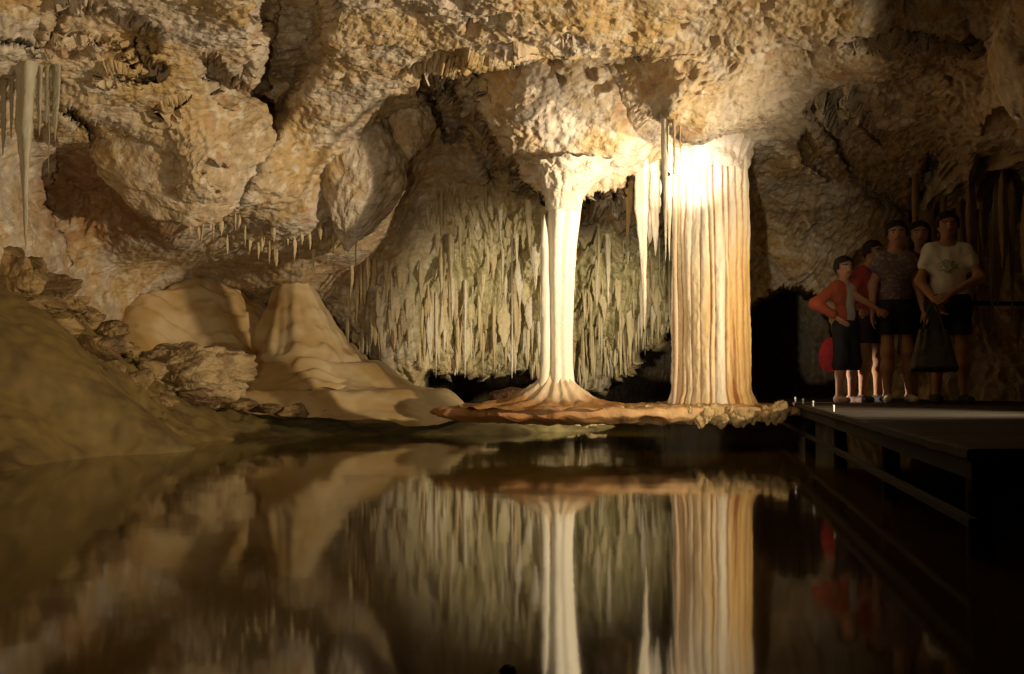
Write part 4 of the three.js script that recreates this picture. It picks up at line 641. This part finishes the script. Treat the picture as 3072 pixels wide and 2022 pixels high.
  const hairF = (x, y, z) => { const p = hd(x, y, z); let d = (Math.hypot(p[0] * 0.98, (p[1] - 0.2) * 0.92, (p[2] + 0.12) * 0.93) - 1.0); const face = Math.max(-(p[2] - 0.12 - 0.55 * Math.max(0, p[1] - 0.3)), p[1] - 0.7 + 0.3 * Math.abs(p[0] - 0.1), Math.abs(p[0]) - 0.8); d = Math.max(d, -face, o.long ? -9 : -0.2 - p[1] - 0.35 * Math.max(0, -p[2])); if (o.long) { const l = field([cap([-0.66, 0.1, -0.3], [-0.72, -1.5, -0.2], 0.35, 0.26), cap([0.66, 0.1, -0.3], [0.72, -1.5, -0.2], 0.35, 0.26), cap([0, 0, -0.55], [0, -1.6, -0.5], 0.5, 0.4)], 0.2)(...p); d = Math.min(d, l); } return (d + 0.06 * N(p[0] * 5, p[1] * 2, p[2] * 5)) * k; };
  const hrg = surfaceNets(hairF, [hc[0] - 1.5 * k, hc[1] - (o.long ? 2.3 : 1.2) * k, hc[2] - 1.5 * k], [hc[0] + 1.5 * k, hc[1] + 1.6 * k, hc[2] + 1.4 * k], 0.007);
  paint(hrg, (x, y, z, c) => { const n = 1 + 0.4 * N(x * 90, y * 12, z * 90), q = o.hair ?? [0.012, 0.009, 0.008]; c[0] = q[0] * n; c[1] = q[1] * n; c[2] = q[2] * n; }); mesh('hair', hrg, personMat, t);
  for (const q of [-1, 1]) { const l = L[q], f = field([cap(l.heel, l.toe, 0.025 * H, 0.021 * H), cap(lerp3(l.heel, l.ank, 0.4), lerp3(l.heel, l.toe, 0.4), 0.026 * H, 0.022 * H)], 0.02); const g = surfaceNets((x, y, z) => Math.max(f(x, y, z), -y, y - 0.048 * H), [l.ank[0] - 0.08 * H, -0.005, l.ank[2] - 0.08 * H], [l.ank[0] + 0.08 * H, 0.06 * H, l.ank[2] + 0.16 * H], 0.007); paint(g, (x, y, z, c) => { const q2 = o.shoe ?? [0.03, 0.03, 0.03]; c[0] = q2[0]; c[1] = q2[1]; c[2] = q2[2]; }); mesh('shoe', g, personMat, t); }
  return t;
}
const personMat = new THREE.MeshStandardMaterial({ vertexColors: true, roughness: 0.8 });
const stand = (px, d) => new THREE.Vector3(xAt(px, d), DECK + 0.004, -d);
const W1 = [0.78, 0.78, 0.74];
makePerson({ at: stand(949, 9.75), h: 1.72, wide: 0.9, turn: -0.18, label: 'person in white printed T-shirt and dark shorts holding a grey tote bag', sleeve: 0.42, hem: 0.47, shirt: W1, pants: [0.012, 0.013, 0.018], shorts: 0.35, lean: 0.0,
  print: (x, y, z) => z > 0 && Math.hypot((x + 0.01) / 0.05, (y - 0.7) / 0.035) < 1 && N(x * 90, y * 120, 3) > -0.1 ? [0.3, 0.36, 0.36] : (y < 0.505 && y > 0.49 ? [0.3, 0.3, 0.28] : null),
  arms: { [-1]: { el: [-0.14, 0.63, 0.02], wr: [-0.085, 0.52, 0.12], hand: [0.3, -0.9, 0.25], curl: 0.9, palm: [0.6, 0, 0.6] }, 1: { el: [0.145, 0.64, 0.06], wr: [-0.02, 0.555, 0.16], hand: [-0.85, -0.45, 0.1], curl: 0.8, palm: [0, 0, -1] } }, feet: { [-1]: [-0.06, 0.0], 1: [0.07, 0.02] } });
makePerson({ at: stand(924, 10.2), h: 1.7, wide: 0.78, turn: -0.25, headTurn: 0.0, lean: -0.015, label: 'long-haired person in dark patterned dress standing behind the two shoulders', long: true, sleeve: 0.4, hem: 0.46, shirt: [0.03, 0.022, 0.03], pants: [0.012, 0.012, 0.018], skirt: true, shorts: 0.26, skin: [0.5, 0.29, 0.21], print: (x, y, z) => N(x * 60, y * 60, z * 60) > 0.32 ? [0.14, 0.1, 0.11] : null,
  arms: { [-1]: { el: [-0.14, 0.645, -0.01], wr: [-0.15, 0.49, 0.03] }, 1: { el: [0.14, 0.645, -0.01], wr: [0.15, 0.49, 0.03] } } });
makePerson({ at: stand(896, 9.9), h: 1.66, wide: 0.74, turn: -0.15, headTurn: -0.1, lean: 0.01, label: 'person in mauve-grey patterned top and short dark shorts, bare lit legs', sleeve: 0.3, hem: 0.49, shirt: [0.16, 0.115, 0.14], pants: [0.01, 0.011, 0.016], shorts: 0.37, shoe: [0.5, 0.45, 0.38], skin: [0.48, 0.26, 0.17], print: (x, y, z) => N(x * 50, y * 80, z * 50) > 0.25 ? [0.3, 0.25, 0.22] : null,
  arms: { [-1]: { el: [-0.115, 0.64, -0.005], wr: [-0.125, 0.485, 0.03] }, 1: { el: [0.12, 0.64, 0.0], wr: [0.14, 0.49, 0.05] } }, feet: { [-1]: [-0.05, 0.03], 1: [0.075, -0.01] } });
makePerson({ at: stand(871, 10.05), h: 1.5, wide: 0.76, turn: 0.35, headTurn: 0.2, lean: 0.02, label: 'dark-haired child in red top leaning between the two neighbours', sleeve: 0.5, hem: 0.48, shirt: [0.36, 0.045, 0.025], pants: [0.03, 0.012, 0.016], shorts: 0.36, skin: [0.4, 0.2, 0.1],
  arms: { [-1]: { el: [-0.16, 0.66, 0.03], wr: [-0.06, 0.56, 0.14], curl: 0.7, palm: [0, 0, -1] }, 1: { el: [0.15, 0.645, 0.0], wr: [0.14, 0.5, 0.06] } } });
makePerson({ at: stand(846, 9.95), h: 1.33, wide: 0.76, turn: 0.45, headTurn: -0.2, lean: -0.015, label: 'child in orange-red jacket and long dark shorts with hands on hips', sleeve: 1.8, hem: 0.47, shirt: [0.32, 0.06, 0.022], pants: [0.014, 0.014, 0.02], shorts: 0.22, skin: [0.46, 0.23, 0.14], shoe: [0.4, 0.25, 0.2],
  print: (x, y, z) => Math.abs(x) < 0.035 && z > 0.02 ? [0.42, 0.38, 0.3] : null,
  arms: { [-1]: { el: [-0.225, 0.67, -0.04], wr: [-0.115, 0.575, 0.045], hand: [0.5, -0.6, 0.5], curl: 0.6 }, 1: { el: [0.21, 0.68, 0.03], wr: [0.085, 0.6, 0.1], hand: [-0.8, 0.1, 0.4], curl: 0.6, palm: [0, 0, -1] } } });
{ // red jacket tied at the child's side
  const p = stand(831, 9.98); p.y = DECK + 0.44; const g = blobGeometry(0.1, 0.15, 0.07, 71, 0.3, 14, v => { const k = 1 - 0.18 * v[1]; v[0] *= k; v[2] *= k; }); paint(g, (x, y, z, c) => { const n = 1 + 0.25 * N(x * 20, y * 10, z * 20); c[0] = 0.38 * n; c[1] = 0.02 * n; c[2] = 0.025 * n; });
  const o = mesh('folded_jacket', g, personMat); o.position.copy(p); tag(o, 'bright red jacket hanging at the waist of the child with hands on hips', 'jacket');
}
{ // grey tote bag
  const p = stand(934, 9.52); p.y = DECK + 0.28; const t = group('tote_bag', p, -0.15); tag(t, 'slack grey tote bag hanging in front of the person in white', 'bag');
  const g = gridGeometry(48, 26, (i, j, o) => { const u = j / 25, a = i / 48 * 2 * Math.PI, c = Math.cos(a), s2 = Math.sin(a), w = mix(0.215, 0.12, Math.pow(u, 0.9)), dp = mix(0.085, 0.03, u) * ss(-0.02, 0.1, u); const e = 0.55; o[0] = Math.sign(c) * Math.pow(Math.abs(c), e) * w * (1 + 0.05 * N(u * 4, a, 3)) * mix(0.9, 1, ss(0, 0.12, u)); o[1] = u * 0.37 + 0.012 * N(c * 3, u * 3, s2 * 3); o[2] = Math.sign(s2) * Math.pow(Math.abs(s2), 0.8) * dp + 0.012 * N(c * 4, u * 5, 2) + 0.008 * Math.sin(c * 14) * u; }, true);
  g.computeVertexNormals(); mesh('bag_body', g, M(0x55534e, 0.85), t);
  for (const q of [-1, 1]) { const cv = new THREE.CatmullRomCurve3([new THREE.Vector3(-0.09, 0.35, 0.02 * q), new THREE.Vector3(-0.05, 0.5, 0.015 * q), new THREE.Vector3(0, 0.6, 0), new THREE.Vector3(0.05, 0.5, 0.015 * q), new THREE.Vector3(0.09, 0.35, 0.02 * q)]); mesh('strap', new THREE.TubeGeometry(cv, 24, 0.008, 6), M(0x3b3834, 0.8), t); }
}
renderer.render(scene, camera);
